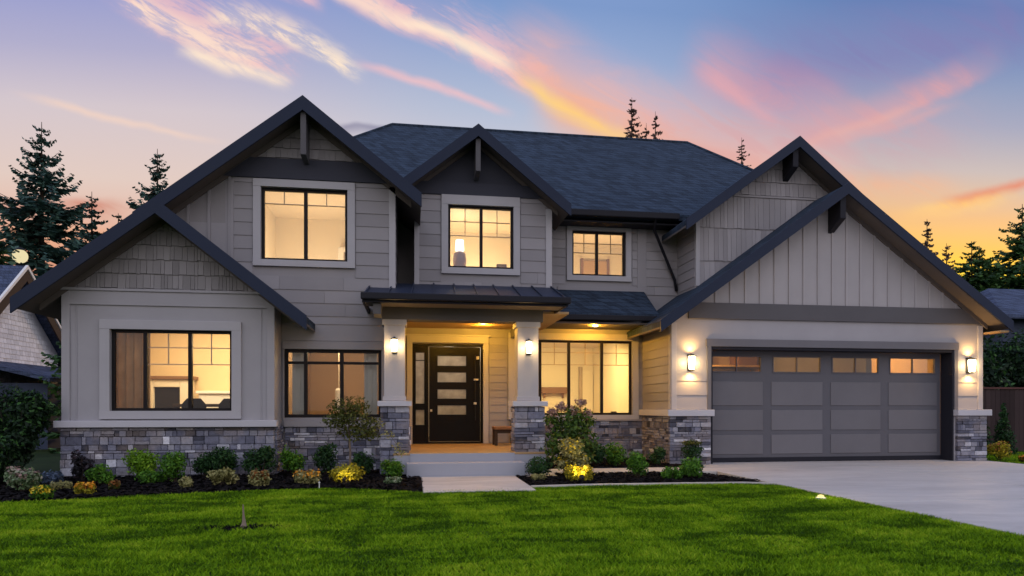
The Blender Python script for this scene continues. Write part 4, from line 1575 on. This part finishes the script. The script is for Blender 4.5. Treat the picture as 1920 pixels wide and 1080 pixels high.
MB().box(6.8, 10.2, 18.2, 18.9, 1.9, 1.95).box(6.8, 10.2, 18.2, 18.9, 2.4, 2.45).box(6.8, 10.2, 18.2, 18.9, 1.2, 1.25).build('shelf', M['porch_wood'], gs)
MB().box(6.8, 6.86, 18.2, 18.9, .02, 2.9).box(8.4, 8.46, 18.2, 18.9, .02, 2.9).box(10.14, 10.2, 18.2, 18.9, .02, 2.9).build('post', M['porch_wood'], gs)
for i, (x0, x1, z0, h) in enumerate(((7.0, 7.6, 1.95, .35), (7.8, 8.3, 1.95, .28), (8.6, 9.3, 1.95, .38), (9.4, 10.0, 2.45, .30), (7.1, 7.9, 2.45, .28))):
    o = MB().box(x0, x1, 18.25, 18.8, z0, z0 + h).build('storage_box', M['brown_wood' if i % 2 else 'dark_wood'], bevel=.01)
    tag(o, ['dark box at the left of the middle garage shelf', 'brown box second along the middle garage shelf', 'large dark box on the middle garage shelf, right half',
            'brown box on the top garage shelf, right end', 'dark box on the top garage shelf, left end'][i], 'box', 'boxes on the garage rack')
bn = thing('porch_bench', 'low dark wooden bench on the porch right of the front door', 'bench', (1.95, 14.3, FPZ))
MB().box(1.72, 2.30, 14.0, 14.5, .74, .80).build('seat', M['brown_wood'], bn, bevel=.01)
for lx in (1.76, 2.26):
    for ly in (14.05, 14.45):
        MB().box(lx - .03, lx + .03, ly - .03, ly + .03, FPZ, .74).build('leg', M['dark_wood'], bn)
MB().box(1.79, 2.23, 14.06, 14.10, .66, .74).build('apron', M['dark_wood'], bn)

# ================================================================== PLANTS
def leaf_cloud(r, n, lobes, size, up=.3, flat=1.0, aspect=.5):
    """n diamond leaves scattered through the outer part of a few lobes (cx,cy,cz,rx,ry,rz)"""
    w = np.array([l[3] * l[5] for l in lobes])
    which = r.choice(len(lobes), n, p=w / w.sum())
    Lb = np.array(lobes)[which]
    d = r.normal(size=(n, 3))
    d /= np.linalg.norm(d, axis=1)[:, None]
    rad = r.random(n) ** .38
    bump = 1 + .16 * np.sin(d[:, 0] * 7 + which) * np.sin(d[:, 1] * 6 + 2 * which) + .12 * np.sin(d[:, 2] * 9 + which)
    c = Lb[:, :3] + d * Lb[:, 3:6] * (rad * bump)[:, None]
    c[:, 2] = np.maximum(c[:, 2], .02)
    # leaf plane: roughly facing out, jittered
    nrm = d * .7 + r.normal(size=(n, 3)) * .6 + np.array([0, 0, up])
    nrm /= np.linalg.norm(nrm, axis=1)[:, None]
    t = np.cross(nrm, r.normal(size=(n, 3)))
    t /= np.linalg.norm(t, axis=1)[:, None]
    b = np.cross(nrm, t)
    s = size * r.uniform(.6, 1.35, n)
    V = np.empty((n, 4, 3))
    V[:, 0] = c - t * s[:, None]
    V[:, 1] = c + b * (s * aspect)[:, None] + nrm * (s * .18)[:, None]
    V[:, 2] = c + t * s[:, None]
    V[:, 3] = c - b * (s * aspect)[:, None] + nrm * (s * .18)[:, None]
    return V.reshape(-1, 3), np.arange(n * 4).reshape(-1, 4), np.clip(r.normal(.5, .22, n), 0, 1)


def shrub(label, x, y, w, h, leafm, seed, n=900, size=.028, name='shrub', cat='shrub', shape='round', group=None, flower=None, nfl=120, stemm='bark'):
    r = np.random.default_rng(seed)
    t_ = thing(name, label, cat, (x, y, .015), group)
    if shape == 'round':
        lobes = [(0, 0, h * .50, w * .44, w * .44, h * .42)] + [(w * .24 * math.cos(a), w * .20 * math.sin(a), h * r.uniform(.35, .74), w * .27, w * .26, h * r.uniform(.24, .34)) for a in r.uniform(0, 6.28, 5)]
    elif shape == 'ball':
        lobes = [(0, 0, h * .52, w / 2 * .98, w / 2 * .98, h * .48)]
    elif shape == 'loose':
        lobes = [(r.uniform(-.28, .28) * w, r.uniform(-.2, .2) * w, h * r.uniform(.3, .75), w * r.uniform(.2, .32), w * .26, h * r.uniform(.2, .28)) for _ in range(7)]
    elif shape == 'low':
        lobes = [(r.uniform(-.3, .3) * w, r.uniform(-.25, .25) * w, h * .45, w * r.uniform(.18, .28), w * .22, h * .45) for _ in range(6)]
    elif shape == 'cone':
        lobes = [(0, 0, h * (.12 + .8 * k / 6), w / 2 * (1 - k / 7.2), w / 2 * (1 - k / 7.2), h * .13) for k in range(7)]
    V, Fc, T = leaf_cloud(r, n, lobes, size)
    # leaf tint turns paler towards the top of the clump
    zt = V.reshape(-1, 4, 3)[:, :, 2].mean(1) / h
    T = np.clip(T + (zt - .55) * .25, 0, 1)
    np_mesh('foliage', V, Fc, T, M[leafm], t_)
    mb = MB()
    for k in range(5):
        a = 6.28 * k / 5 + r.uniform(0, .8)
        q = lobes[k % len(lobes)]
        mb.tube([(.02 * math.cos(a), .02 * math.sin(a), 0), (w * .12 * math.cos(a) + q[0] * .5, w * .12 * math.sin(a) + q[1] * .5, h * .35), (w * .24 * math.cos(a) + q[0] * .6, w * .24 * math.sin(a) + q[1] * .6, h * .7)], [.012, .008, .004], 5)
    mb.build('stem', M[stemm], t_, local=True)
    if flower:
        fl = [(q[0], q[1], q[2] + q[5] * .45, q[3] * .95, q[4] * .95, q[5] * .65) for q in lobes]
        V, Fc, T = leaf_cloud(r, nfl, fl, size * .8, up=1.0, aspect=.8)
        np_mesh('blossom', V, Fc, T, M[flower], t_)
    return t_


GB = 'shrubs in the bed below the left windows'
GR = 'plants in the bed between porch and driveway'
S = [
    # label, x, y, w, h, leaf, n, size, shape, flower, group
    ('pale variegated shrub with pinkish top at the far left end of the bed', -5.42, 10.29, .40, .34, 'leaf_pale', 700, .030, 'round', 'petal_pink', GB),
    ('clump of bright yellow flowers at the left front corner of the bed', -4.75, 9.42, .28, .19, 'leaf_green', 260, .022, 'low', 'petal_yellow', GB),
    ('small orange flower clump at the bed edge below the left sill', -4.41, 9.80, .24, .18, 'leaf_yellow', 240, .022, 'low', 'petal_orange', GB),
    ('low cream leaved plant between the yellow and orange flowers', -5.0, 10.45, .30, .13, 'leaf_cream', 260, .024, 'low', None, GB),
    ('low blue-grey leaved plant behind the yellow flowers', -5.50, 11.2, .34, .22, 'leaf_blue', 300, .035, 'low', None, GB),
    ('tiny rust coloured plant in the mulch right of the orange flowers', -4.26, 10.37, .16, .14, 'leaf_olive', 160, .020, 'low', 'petal_rust', GB),
    ('mid green loose shrub right of the orange flowers', -4.72, 11.04, .38, .34, 'leaf_green', 650, .028, 'loose', None, GB),
    ('dark plum shrub against the stone near the left house corner', -5.30, 11.75, .34, .48, 'leaf_plum', 600, .030, 'loose', None, GB),
    ('brightest lime green rounded shrub below the left window', -4.45, 11.87, .50, .50, 'leaf_bright', 1100, .027, 'round', None, GB),
    ('low green shrub in front of the lime green rounded one', -4.05, 11.1, .38, .22, 'leaf_green', 500, .026, 'low', None, GB),
    ('upright green shrub between the lime green shrub and the dark pair', -3.72, 11.2, .38, .50, 'leaf_green', 850, .026, 'round', None, GB),
    ('small dark green shrub just right of the upright green one', -3.50, 12.02, .38, .42, 'leaf_dark', 700, .026, 'round', None, GB),
    ('wide dark green shrub behind the spiky cream plant', -3.12, 11.98, .52, .50, 'leaf_dark', 1000, .026, 'loose', None, GB),
    ('tall dark green shrub at the right corner of the left wing', -2.58, 11.95, .54, .54, 'leaf_dark', 1000, .026, 'loose', None, GB),
    ('spiky cream variegated plant in front of the wide dark shrub', -2.87, 10.63, .38, .32, 'leaf_cream', 520, .030, 'loose', None, GB),
    ('smallest cream plant at the bed edge, left of the spiky one', -3.31, 10.42, .26, .18, 'leaf_cream', 260, .024, 'low', None, GB),
    ('cream plant with a reddish tip near the middle of the bed', -2.29, 10.45, .31, .26, 'leaf_cream', 380, .026, 'low', 'petal_rust', GB),
    ('fresh green ball shrub below the dark window', -2.08, 12.2, .42, .46, 'leaf_green', 850, .026, 'round', None, GB),
    ('narrow dark green shrub under the middle of the dark window', -1.53, 12.2, .40, .54, 'leaf_dark', 850, .026, 'round', None, GB),
    ('low yellowish plant with a tan right side before the dark window', -1.65, 10.73, .40, .23, 'leaf_cream', 380, .026, 'low', 'petal_orange', GB),
    ('glowing yellow-green shrub lit by a spotlight left of the steps', -1.02, 10.75, .50, .32, 'leaf_yellow', 700, .028, 'round', None, GB),
    ('dark green shrub behind the glowing one', -.84, 12.1, .40, .42, 'leaf_dark', 700, .026, 'round', None, GB),
    ('rounded green shrub at the foot of the left porch pier', -.33, 11.33, .42, .33, 'leaf_green', 750, .024, 'round', None, GB),
    ('flat pale plant in front of the shrub at the left pier', -.31, 10.55, .28, .12, 'leaf_pale', 240, .022, 'low', None, GB),
    ('dark clipped ball shrub at the foot of the right porch pier', 2.12, 11.14, .42, .33, 'leaf_dark', 900, .020, 'ball', None, GR),
    ('flat cream plant in front of the clipped ball shrub', 2.05, 10.75, .25, .11, 'leaf_cream', 240, .022, 'low', None, GR),
    ('golden feathery shrub in front of the tall hydrangea', 2.72, 11.02, .52, .68, 'leaf_cream', 800, .030, 'loose', 'petal_yellow', GR),
    ('brilliant yellow flower clump lit from below before the hydrangea', 2.66, 10.48, .42, .28, 'leaf_yellow', 520, .026, 'low', 'petal_yellow', GR),
    ('dark red leaved shrub right of the tall hydrangea', 3.30, 12.95, .50, .66, 'leaf_red', 700, .032, 'loose', None, GR),
    ('dark green shrub by the stone between red shrub and green ball', 3.66, 13.0, .36, .46, 'leaf_dark', 650, .026, 'round', None, GR),
    ('green ball shrub by the stone below the right end of the yellow window', 4.05, 13.0, .44, .48, 'leaf_green', 800, .026, 'round', None, GR),
    ('bright green rounded shrub standing in front of the path', 3.74, 10.75, .38, .42, 'leaf_green', 850, .024, 'round', None, GR),
    ('dark low shrub in the corner beside the garage stone', 4.95, 13.1, .40, .36, 'leaf_dark', 600, .026, 'round', None, GR),
    ('bright green ball shrub below the two-tone topiary', 4.63, 10.62, .38, .32, 'leaf_green', 850, .024, 'ball', None, GR),
    ('low green spreading plant left of the ball below the topiary', 4.25, 10.52, .36, .22, 'leaf_green', 420, .024, 'low', None, GR),
    ('yellow and rust bushy plant right of the garage by the fence', 13.15, 13.3, .52, .44, 'leaf_yellow', 550, .030, 'loose', 'petal_rust', None),
    ('low orange plant beside the driveway right of the yellow one', 13.25, 12.75, .30, .15, 'leaf_olive', 220, .026, 'low', 'petal_orange', None),
]
for i, (lab, x, y, w, h, lm, n, sz, shp, fl, grp) in enumerate(S):
    shrub(lab, x, y, w * 1.10, h * 1.06, lm, 100 + i, int(n * 1.8), sz, shape=shp, flower=fl, group=grp, name='flowering_plant' if fl else 'shrub', nfl=220)

# tall hydrangea: several leafy lobes on canes, pink heads on top
r = np.random.default_rng(55)
hy = thing('hydrangea', 'tall hydrangea with dusty pink heads before the yellow window', 'shrub', (2.72, 11.42, .015), GR)
lob = [(-.05, 0, .75, .24, .2, .30), (.12, .05, .95, .22, .2, .25), (-.2, 0, .5, .2, .2, .28), (.25, 0, .55, .22, .2, .28), (.05, -.05, .35, .30, .22, .25), (.30, .05, .95, .12, .12, .15), (-.25, .05, .95, .14, .12, .16)]
lob = [(q[0] * 1.15, q[1], q[2], q[3] * 1.2, q[4] * 1.2, q[5] * 1.1) for q in lob]
V, Fc, T = leaf_cloud(r, 2500, lob, .042)
np_mesh('foliage', V, Fc, T * .9 + .05, M['leaf_hydrangea'], hy)
heads = [(-.30, 0, 1.10, .10, .08, .10), (-.14, .02, 1.20, .10, .08, .10), (.08, 0, 1.14, .08, .07, .08), (.22, .02, 1.28, .11, .08, .07), (.34, 0, 1.08, .09, .07, .09), (-.33, 0, .84, .08, .07, .09)]
V, Fc, T = leaf_cloud(r, 700, heads, .022, aspect=.9)
np_mesh('blossom', V, Fc, T, M['petal_pink'], hy)
mb = MB()
for q in lob + heads:
    mb.tube([(q[0] * .15, 0, 0), (q[0] * .7, q[1], q[2] * .55), (q[0], q[1], q[2])], [.014, .010, .005], 5)
mb.build('stem', M['bark'], hy, local=True)

# topiary by the garage: a ball on a stem
tp = thing('topiary', 'two-tone topiary with yellowish flat top beside the garage stone pier', 'shrub', (5.62, 12.86, .015), GR)
r = np.random.default_rng(77)
V, Fc, T = leaf_cloud(r, 1300, [(0, 0, .32, .22, .22, .20)], .022)
np_mesh('foliage', V, Fc, T, M['leaf_dark'], tp)
V, Fc, T = leaf_cloud(r, 420, [(0, 0, .48, .23, .23, .05)], .022, up=1.2)
np_mesh('young_growth', V, Fc, T, M['leaf_olive'], tp)
MB().tube([(0, 0, 0), (0, 0, .3)], [.018, .014], 6).build('stem', M['bark'], tp, local=True)


# young broadleaf tree by the dark window, with a drooping shoot
def small_tree():
    r = np.random.default_rng(5)
    t_ = thing('young_tree', 'slender young tree with a small round crown before the dark window', 'tree', (-1.0, 11.0, .015))
    mb = MB()
    mb.tube([(0, 0, 0), (.01, 0, .45), (-.01, .01, .85), (.0, 0, 1.2)], [.022, .018, .014, .006], 7)
    for k in range(9):
        a = 2.4 * k
        z = .72 + .05 * k
        L = .26 + .06 * math.sin(k)
        mb.tube([(0, 0, z), (L * .6 * math.cos(a), L * .6 * math.sin(a), z + .10), (L * math.cos(a), L * math.sin(a), z + .12)], [.010, .006, .003], 5)
    pts_ = [(0, 0, .95), (.25, -.02, 1.02), (.48, -.03, .93), (.62, -.04, .78), (.75, -.05, .60), (.80, -.05, .48)]
    mb.tube(pts_, [.009, .008, .006, .005, .004, .003], 5)
    mb.build('trunk', M['bark_grey'], t_, local=True)
    lob = [(-.12, 0, 1.16, .24, .2, .19), (.12, 0, 1.20, .22, .2, .17), (-.22, 0, .98, .24, .2, .12), (.10, 0, .80, .32, .22, .14), (.0, 0, 1.0, .34, .25, .16), (.34, 0, .98, .18, .12, .10), (.30, 0, .78, .2, .14, .12)]
    V, Fc, T = leaf_cloud(r, 1900, lob, .028)
    np_mesh('crown', V, Fc, T, M['leaf_olive'], t_)
    lob = [(p[0], p[1], p[2] - .02, .11, .05, .075) for p in pts_[1:]]
    V, Fc, T = leaf_cloud(r, 200, lob, .022)
    np_mesh('drooping_shoot', V, Fc, T, M['leaf_cream'], t_)


small_tree()


# ---- conifers
def conifer(label, x, y, H, rad, seed, m='needle_teal', whorl=None, nb=7, density=1.0, droop=.18, name='conifer', group=None, bare=0.06, gap=.0, tip=.45):
    r = np.random.default_rng(seed)
    t_ = thing(name, label, 'tree', (x, y, -.05), group)
    mb = MB()
    tr_r = .012 * H + .04
    mb.tube([(0, 0, 0), (.02 * H * .1, 0, H * .4), (0, 0, H * .75), (0, 0, H)], [tr_r, tr_r * .7, tr_r * .35, .012], 8)
    whorl = whorl or int(H * 2.6)
    Vs, Ts = [], []
    px = .016 + .0008 * math.hypot(x, y)      # no sprig thinner than the eye can see at this distance
    for i in range(whorl):
        f = bare + (1 - bare) * (i + r.uniform(-.25, .25)) / whorl
        z = H * f
        zj = H * (1 - bare) / whorl
        reach = min(1.5 * rad * (1 - f) ** .9, rad) * r.uniform(.75, 1.12) + .01 * rad + .03
        if gap and r.random() < gap:
            reach *= .55
        for k in range(nb):
            if r.random() > .90:
                continue
            a = 6.283 * (k + r.uniform(-.3, .3)) / nb + i * 1.1
            L = reach * r.uniform(.65, 1.12)
            d = np.array([math.cos(a), math.sin(a)])
            sag = droop * L * r.uniform(.5, 1.4)
            ns = max(5, int(L / .10 * density))
            ts = np.linspace(.12, 1, ns)
            cx = d[0] * L * ts
            cy = d[1] * L * ts
            z_ = z + r.uniform(-.5, .5) * zj
            cz = z_ - sag * np.sin(ts * 2.6) + tip * sag * ts ** 3
            if L > .5:
                mb.tube([(0, 0, z_), (d[0] * L * .5, d[1] * L * .5, z_ - sag * math.sin(1.3) + tip * sag * .125), (d[0] * L * .95, d[1] * L * .95, z_ - sag * math.sin(2.47) + tip * sag * .86)], [.02 + .006 * L, .012 + .003 * L, .006], 4)
            side = np.array([-d[1], d[0]])
            for j in range(ns):
                wl = (.17 + .40 * L * (1 - ts[j]) * (.25 + ts[j])) * r.uniform(.7, 1.3) * min(1, .5 + H / 16) * min(1, .30 + 3.2 * (1 - f))
                for sgn in (-1, 1, 0):
                    if sgn == 0:
                        v = np.array([d[0] * .6, d[1] * .6, -.55 * r.uniform(.2, 1.2)])
                    else:
                        v = np.array([side[0] * sgn + d[0] * .7, side[1] * sgn + d[1] * .7, -.28 * r.uniform(-.3, 1.4)])
                    v = v / np.linalg.norm(v) * wl
                    c0 = np.array([cx[j], cy[j], cz[j]])
                    wd = px * r.uniform(.9, 1.9) + .02
                    up_ = np.array([0, 0, 1.0]) * wd
                    sd = np.cross(v, [r.normal() * .9, r.normal() * .9, 1.0])
                    sd = sd / (np.linalg.norm(sd) + 1e-6) * wd
                    Vs.append([c0, c0 + v * .5 + sd + up_ * .1, c0 + v, c0 + v * .5 - sd - up_ * .3])
                    Ts.append(np.clip(r.normal(.45, .2) + .15 * ts[j], 0, 1))
    mb.build('trunk', M['bark'], t_, local=True, recalc=False)
    V = np.array(Vs, np.float32).reshape(-1, 3)
    np_mesh('crown', V, np.arange(len(V)).reshape(-1, 4), np.array(Ts), M[m], t_)
    return t_


GT = 'conifers behind the left side of the house'
conifer('tall ragged spruce with wide drooping boughs at the far left', -16.6, 33, 14.2, 4.2, 21, nb=9, whorl=30, droop=.26, gap=.12, group=GT, tip=1.1)
conifer('second tallest spruce rising behind the left gable slope', -12.4, 35, 14.0, 3.6, 22, nb=9, whorl=28, droop=.25, gap=.2, group=GT, tip=.9)
conifer('medium spruce close beside the tallest one on its right', -15.6, 35.5, 11.9, 2.6, 23, nb=7, group=GT)
conifer('lower spruce between the tallest one and the roof slope', -15.0, 37, 11.3, 2.8, 24, nb=7, group=GT)
conifer('bushy spruce low at the left edge behind the neighbouring roof', -19.8, 35, 10.4, 3.6, 25, nb=8, m='needle_green', group=GT)
conifer('short spruce behind the glowing globe lamp', -17.6, 38, 9.6, 3.4, 26, nb=8, m='needle_green', group=GT)
conifer('short dark spruce just left of the roof eave', -13.6, 34, 8.6, 2.8, 27, nb=8, m='needle_green', group=GT)
conifer('dark fir beyond the gap left of the house wall', -9.6, 22, 4.6, 1.8, 28, nb=8, m='needle_green', group=GT)
GC = 'distant pines whose tops clear the main ridge'
conifer('tallest distant pine above the ridge', 15.9, 47, 24.0, 4.3, 31, density=.6, tip=.8, m='needle_brown', nb=6, whorl=30, droop=.1, bare=.50, gap=.2, group=GC)
conifer('slim distant pine, right one of the pair above the ridge', 17.7, 47, 23.1, 3.4, 32, density=.6, tip=.8, m='needle_brown', nb=5, whorl=24, droop=.1, bare=.50, gap=.2, group=GC)
conifer('shortest distant pine between the other two above the ridge', 17.0, 47, 22.2, 3.0, 33, density=.6, tip=.8, m='needle_brown', nb=5, whorl=24, droop=.1, bare=.55, group=GC)
conifer('lone pine tip over the right hip of the roof', 25.0, 48, 22.0, 3.2, 34, density=.6, tip=.8, m='needle_brown', nb=5, whorl=24, droop=.1, bare=.55, group=GC)
GE = 'conifers at the right edge beyond the garage'
conifer('big dark fir cut by the right frame edge', 31.2, 30.2, 11.8, 4.4, 41, nb=8, whorl=26, droop=.22, gap=.2, group=GE, tip=.9, m='needle_green')
conifer('thin spruce tip just above the garage roof slope', 34.9, 41, 14.2, 2.0, 42, m='needle_brown', group=GE, nb=5)
conifer('second thin spruce tip lower on the garage roof slope', 36.4, 41, 12.6, 2.2, 43, m='needle_brown', group=GE, nb=5)
conifer('round topped green fir right of the garage eave', 29.0, 31, 10.0, 4.0, 44, m='needle_green', group=GE, nb=9)
conifer('green fir between the eave and the tall dark fir', 32.3, 34, 10.6, 4.0, 45, m='needle_green', group=GE, nb=9)
GF = 'broad evergreens behind the right fence'
for lab, x, y, w, h, sd in (('broad dark evergreen behind the fence next to the garage corner', 15.9, 17.6, 3.0, 3.9, 46), ('broad dark evergreen behind the fence at the right frame edge', 18.6, 18.2, 3.4, 4.0, 47),
                            ('lower green bush just above the fence right of the garage', 14.5, 16.7, 1.9, 2.7, 48), ('shaggy evergreen farther back beside the blue roofed house', 19.6, 20.2, 3.0, 4.3, 49)):
    shrub(lab, x, y, w, h, 'leaf_hedge' if sd != 48 else 'leaf_dark', sd, 6500, .075, name='evergreen_tree', cat='tree', shape='loose' if sd != 46 else 'round', group=GF)
# arborvitae hedge at the left house corner
for lab, x, y, w, h, sd in (('tall dark evergreen shrub at the left frame edge', -7.15, 11.9, 1.15, 1.75, 61), ('dark evergreen shrub touching the left house corner', -6.40, 12.0, .95, 1.62, 62),
                            ('dark evergreen shrub behind the two at the corner', -7.6, 13.4, 1.3, 1.9, 63),
                            ('low dark evergreen filling the ground in front of the two tall ones', -6.75, 11.2, 1.5, .85, 66)):
    shrub(lab, x, y, w, h, 'leaf_hedge', sd, 6500, .042, name='evergreen_shrub', cat='shrub', shape='loose' if sd != 61 else 'round', group='evergreen shrubs left of the house')
for lab, x, y, sd in (('dark cone shaped cypress in front of the right fence', 13.9, 14.6, 64), ('dark cypress by the fence at the right frame edge', 14.55, 14.6, 65)):
    shrub(lab, x, y, .62, 1.25, 'leaf_dark', sd, 1900, .035, name='cypress', cat='shrub', shape='cone', group='cypresses along the fence')

# ================================================================== NEIGHBOURS, FENCE, SMALL THINGS
nh = thing('neighbor_house', 'white shingled neighbouring house with dark rake boards at the left edge', 'house', (-13, 24, 0))
mb = MB()
mb.prism([(21.3, 0), (26.9, 0), (26.9, 3.55), (24.0, 6.0), (21.3, 3.75)], 'x', -19, -13.0, .5)
mb.build('wall', M['neighbor_white'], nh)
mb = MB()
for i in range(34):
    z = .6 + i * .16
    hw0 = 24.0 - (6.0 - z - .16) / .9
    hw1 = 24.0 + (6.0 - z - .16) / .85
    y = max(21.3, hw0)
    ye = min(26.9, hw1)
    while y < ye - .02:
        yn = min(y + rng.uniform(.10, .28), ye)
        mb.hexa([(-13.0, y, z), (-13.0, yn - .01, z), (-12.975, yn - .01, z), (-12.975, y, z), (-13.0, y, z + .155), (-13.0, yn - .01, z + .155), (-12.992, yn - .01, z + .155), (-12.992, y, z + .155)])
        y = yn
mb.build('shingle_cladding', M['neighbor_white'], nh)
mb = MB()
mb.prism([(24.0, 6.22), (20.7, 3.25), (20.7, 3.05), (24.0, 6.02)], 'x', -19.2, -12.55, .5)
mb.prism([(24.0, 6.22), (27.4, 3.33), (27.4, 3.13), (24.0, 6.02)], 'x', -19.2, -12.55, .5)
mb.build('roof', M['shingle_blue'], nh)
mb = MB()
mb.prism([(24.0, 6.10), (20.7, 3.13), (20.7, 2.75), (24.0, 5.72)], 'x', -12.55, -12.50, .5)
mb.prism([(24.0, 6.10), (27.4, 3.21), (27.4, 2.83), (24.0, 5.72)], 'x', -12.55, -12.50, .5)
mb.build('rake_board', M['neighbor_brown'], nh)
mb = MB()
mb.prism([(24.0, 6.24), (20.65, 3.23), (20.65, 3.15), (24.0, 6.12)], 'x', -12.55, -12.47, .5)
mb.prism([(24.0, 6.24), (27.45, 3.31), (27.45, 3.23), (24.0, 6.12)], 'x', -12.55, -12.47, .5)
mb.build('drip_edge', M['white_gloss'], nh)
mb = MB()
mb.prism([(-13.0, 3.05), (-10.6, 2.45), (-10.6, 2.33), (-13.0, 2.93)], 'y', 21.5, 28.2, .5)
mb.build('lean_to_roof', M['shingle_blue'], nh)
MB().box(-13.0, -10.9, 22.0, 28.0, 0, 2.30, .5).build('lean_to_wall', M['neighbor_blue'], nh)
MB().box(-12.3, -11.5, 21.96, 22.0, .9, 1.9, .5).build('window', M['window_black'], nh)

nh.location.z = -.35

nr = thing('neighbor_house', 'blue hip roof of a house beyond the fence at the right', 'house', (27, 24, 0))
mb = MB()
top = [(21.3, 21.4, 4.62), (34.0, 21.4, 4.62), (34.0, 27.4, 4.62), (21.3, 27.4, 4.62), (23.6, 24.4, 6.15), (31.5, 24.4, 6.15)]
mb.add(top + [(x, y, 4.48) for x, y, z in top[:4]], [(0, 1, 5, 4), (1, 2, 5), (2, 3, 4, 5), (3, 0, 4), (0, 6, 7, 1), (1, 7, 8, 2), (2, 8, 9, 3), (3, 9, 6, 0), (6, 9, 8, 7)], .5)
mb.build('roof', M['shingle_blue'], nr)
MB().box(21.8, 33.5, 21.9, 26.9, 0, 4.48, .5).build('wall', M['neighbor_blue'], nr)
MB().box(23, 24.4, 21.85, 21.9, 2.8, 4.0, .5).build('window', M['window_black'], nr)

fn = thing('fence', 'dark vertical board fence with reddish top rail right of the garage', 'fence', (16, 15.8, 0))
mb = MB()
x = 12.75
while x < 24:
    mb.box(x, x + .138, 15.80, 15.82, .03, 1.70 + rng.uniform(-.006, .006))
    x += .145
mb.build('board_panel', M['fence_wood'], fn)
MB().box(12.75, 24, 15.77, 15.86, 1.71, 1.76).box(12.75, 24, 15.82, 15.86, .35, .44).build('rail', M['fence_rail'], fn)
for k in range(5):
    px_ = 14.65 + k * 2.3
    MB().box(px_, px_ + .10, 15.77, 15.80, 0, 1.70).build('post', M['fence_wood'], fn)

gl = thing('street_lamp', 'round glowing globe lamp in front of the left conifers', 'lamp', (-15.9, 30, 0))
MB().lathe(-15.9, 30, [(.09, 0), (.08, 1.0), (.05, 6.9), (.09, 7.0), (.16, 7.1)], 10).build('pole', M['metal_black'], gl)
mb = MB()
mb.lathe(-15.9, 30, [(.03, 7.13)] + [(.28 * math.sin(k * math.pi / 12), 7.42 - .28 * math.cos(k * math.pi / 12)) for k in range(1, 12)] + [(.02, 7.70)], 20)
mb.build('globe', M['globe_glow'], gl, smooth=True)
MB().lathe(-15.9, 30, [(.20, 7.66), (.14, 7.74), (.03, 7.80)], 14).build('cap', M['metal_black'], gl)


def spotlight(label, x, y, tx, ty, tz, power, grp, col=(1, .78, .30)):
    t_ = thing('garden_spotlight', label, 'spotlight', (x, y, 0), grp)
    MB().tube([(x, y, .01), (x, y, .10)], .008, 6).build('stake', M['metal_black'], t_)
    d = (Vector((tx, ty, tz)) - Vector((x, y, .12))).normalized()
    MB().tube([Vector((x, y, .12)) - d * .05, Vector((x, y, .12)) + d * .035], [.022, .03], 10).build('housing', M['metal_black'], t_)
    MB().tube([Vector((x, y, .12)) + d * .0355, Vector((x, y, .12)) + d * .04], .026, 10).build('lens', M['bulb_warm'], t_)
    lamp('spot_light', 'SPOT', Vector((x, y, .12)) + d * .06, power, col, t_, radius=.03, direction=d, spot=85, blend=.6)


GS = 'spotlights hidden among the shrubs'
spotlight('small black spotlight aimed at the glowing shrub left of the steps', -1.02, 10.32, -1.02, 10.75, .18, 5, GS)
spotlight('small black spotlight aimed at the yellow flowers and hydrangea', 2.62, 10.12, 2.68, 11.0, .55, 20, GS)
# well light at the lawn edge by the driveway
wl = thing('ground_light', 'round lit ground light in the lawn by the driveway edge', 'light', (5.28, 8.02, 0))
MB().lathe(5.28, 8.02, [(.065, .0), (.065, .03), (.045, .035)], 18).build('ring', M['metal_nickel'], wl)
MB().lathe(5.28, 8.02, [(.043, .036), (.038, .058), (.015, .068)], 18).build('lens', M['bulb_amber'], wl, smooth=True)
lamp('well_light', 'POINT', (5.28, 8.02, .17), 2.2, (1, .80, .42), wl, radius=.03)
# marker stake at the bed edge
ms_ = thing('marker_stake', 'tiny white marker stake at the lawn edge of the bed', 'stake', (-1.36, 10.16, 0))
MB().tube([(-1.36, 10.16, 0), (-1.36, 10.16, .09)], .008, 6).build('post', M['stake_white'], ms_)
MB().lathe(-1.36, 10.16, [(.014, .09), (.016, .10), (.006, .112)], 8).build('cap', M['stake_white'], ms_)
# bare sapling stump in a patch of soil
sp_ = thing('lawn_stump', 'thin pale stub sticking up from bare soil in the lawn', 'stump', (-1.66, 6.95, 0))
MB().tube([(-1.66, 6.95, 0), (-1.655, 6.95, .06), (-1.66, 6.95, .13), (-1.665, 6.95, .24)], [.040, .020, .011, .006], 7).build('stem', M['pale_stub'], sp_)
r = np.random.default_rng(9)
n = 420
c = np.stack([-1.72 + r.normal(0, .20, n), 6.95 + r.normal(0, .06, n), np.full(n, .015)], 1)
V, Fc, T = leaf_cloud(r, n, [(0, 0, 0, .01, .01, .01)], .022)
V = V.reshape(-1, 4, 3)
V = V - V.mean(1, keepdims=True) + c[:, None, :] + np.array([1.66, -6.95, 0])
np_mesh('soil', V.reshape(-1, 3), Fc, T, M['mulch'], sp_)
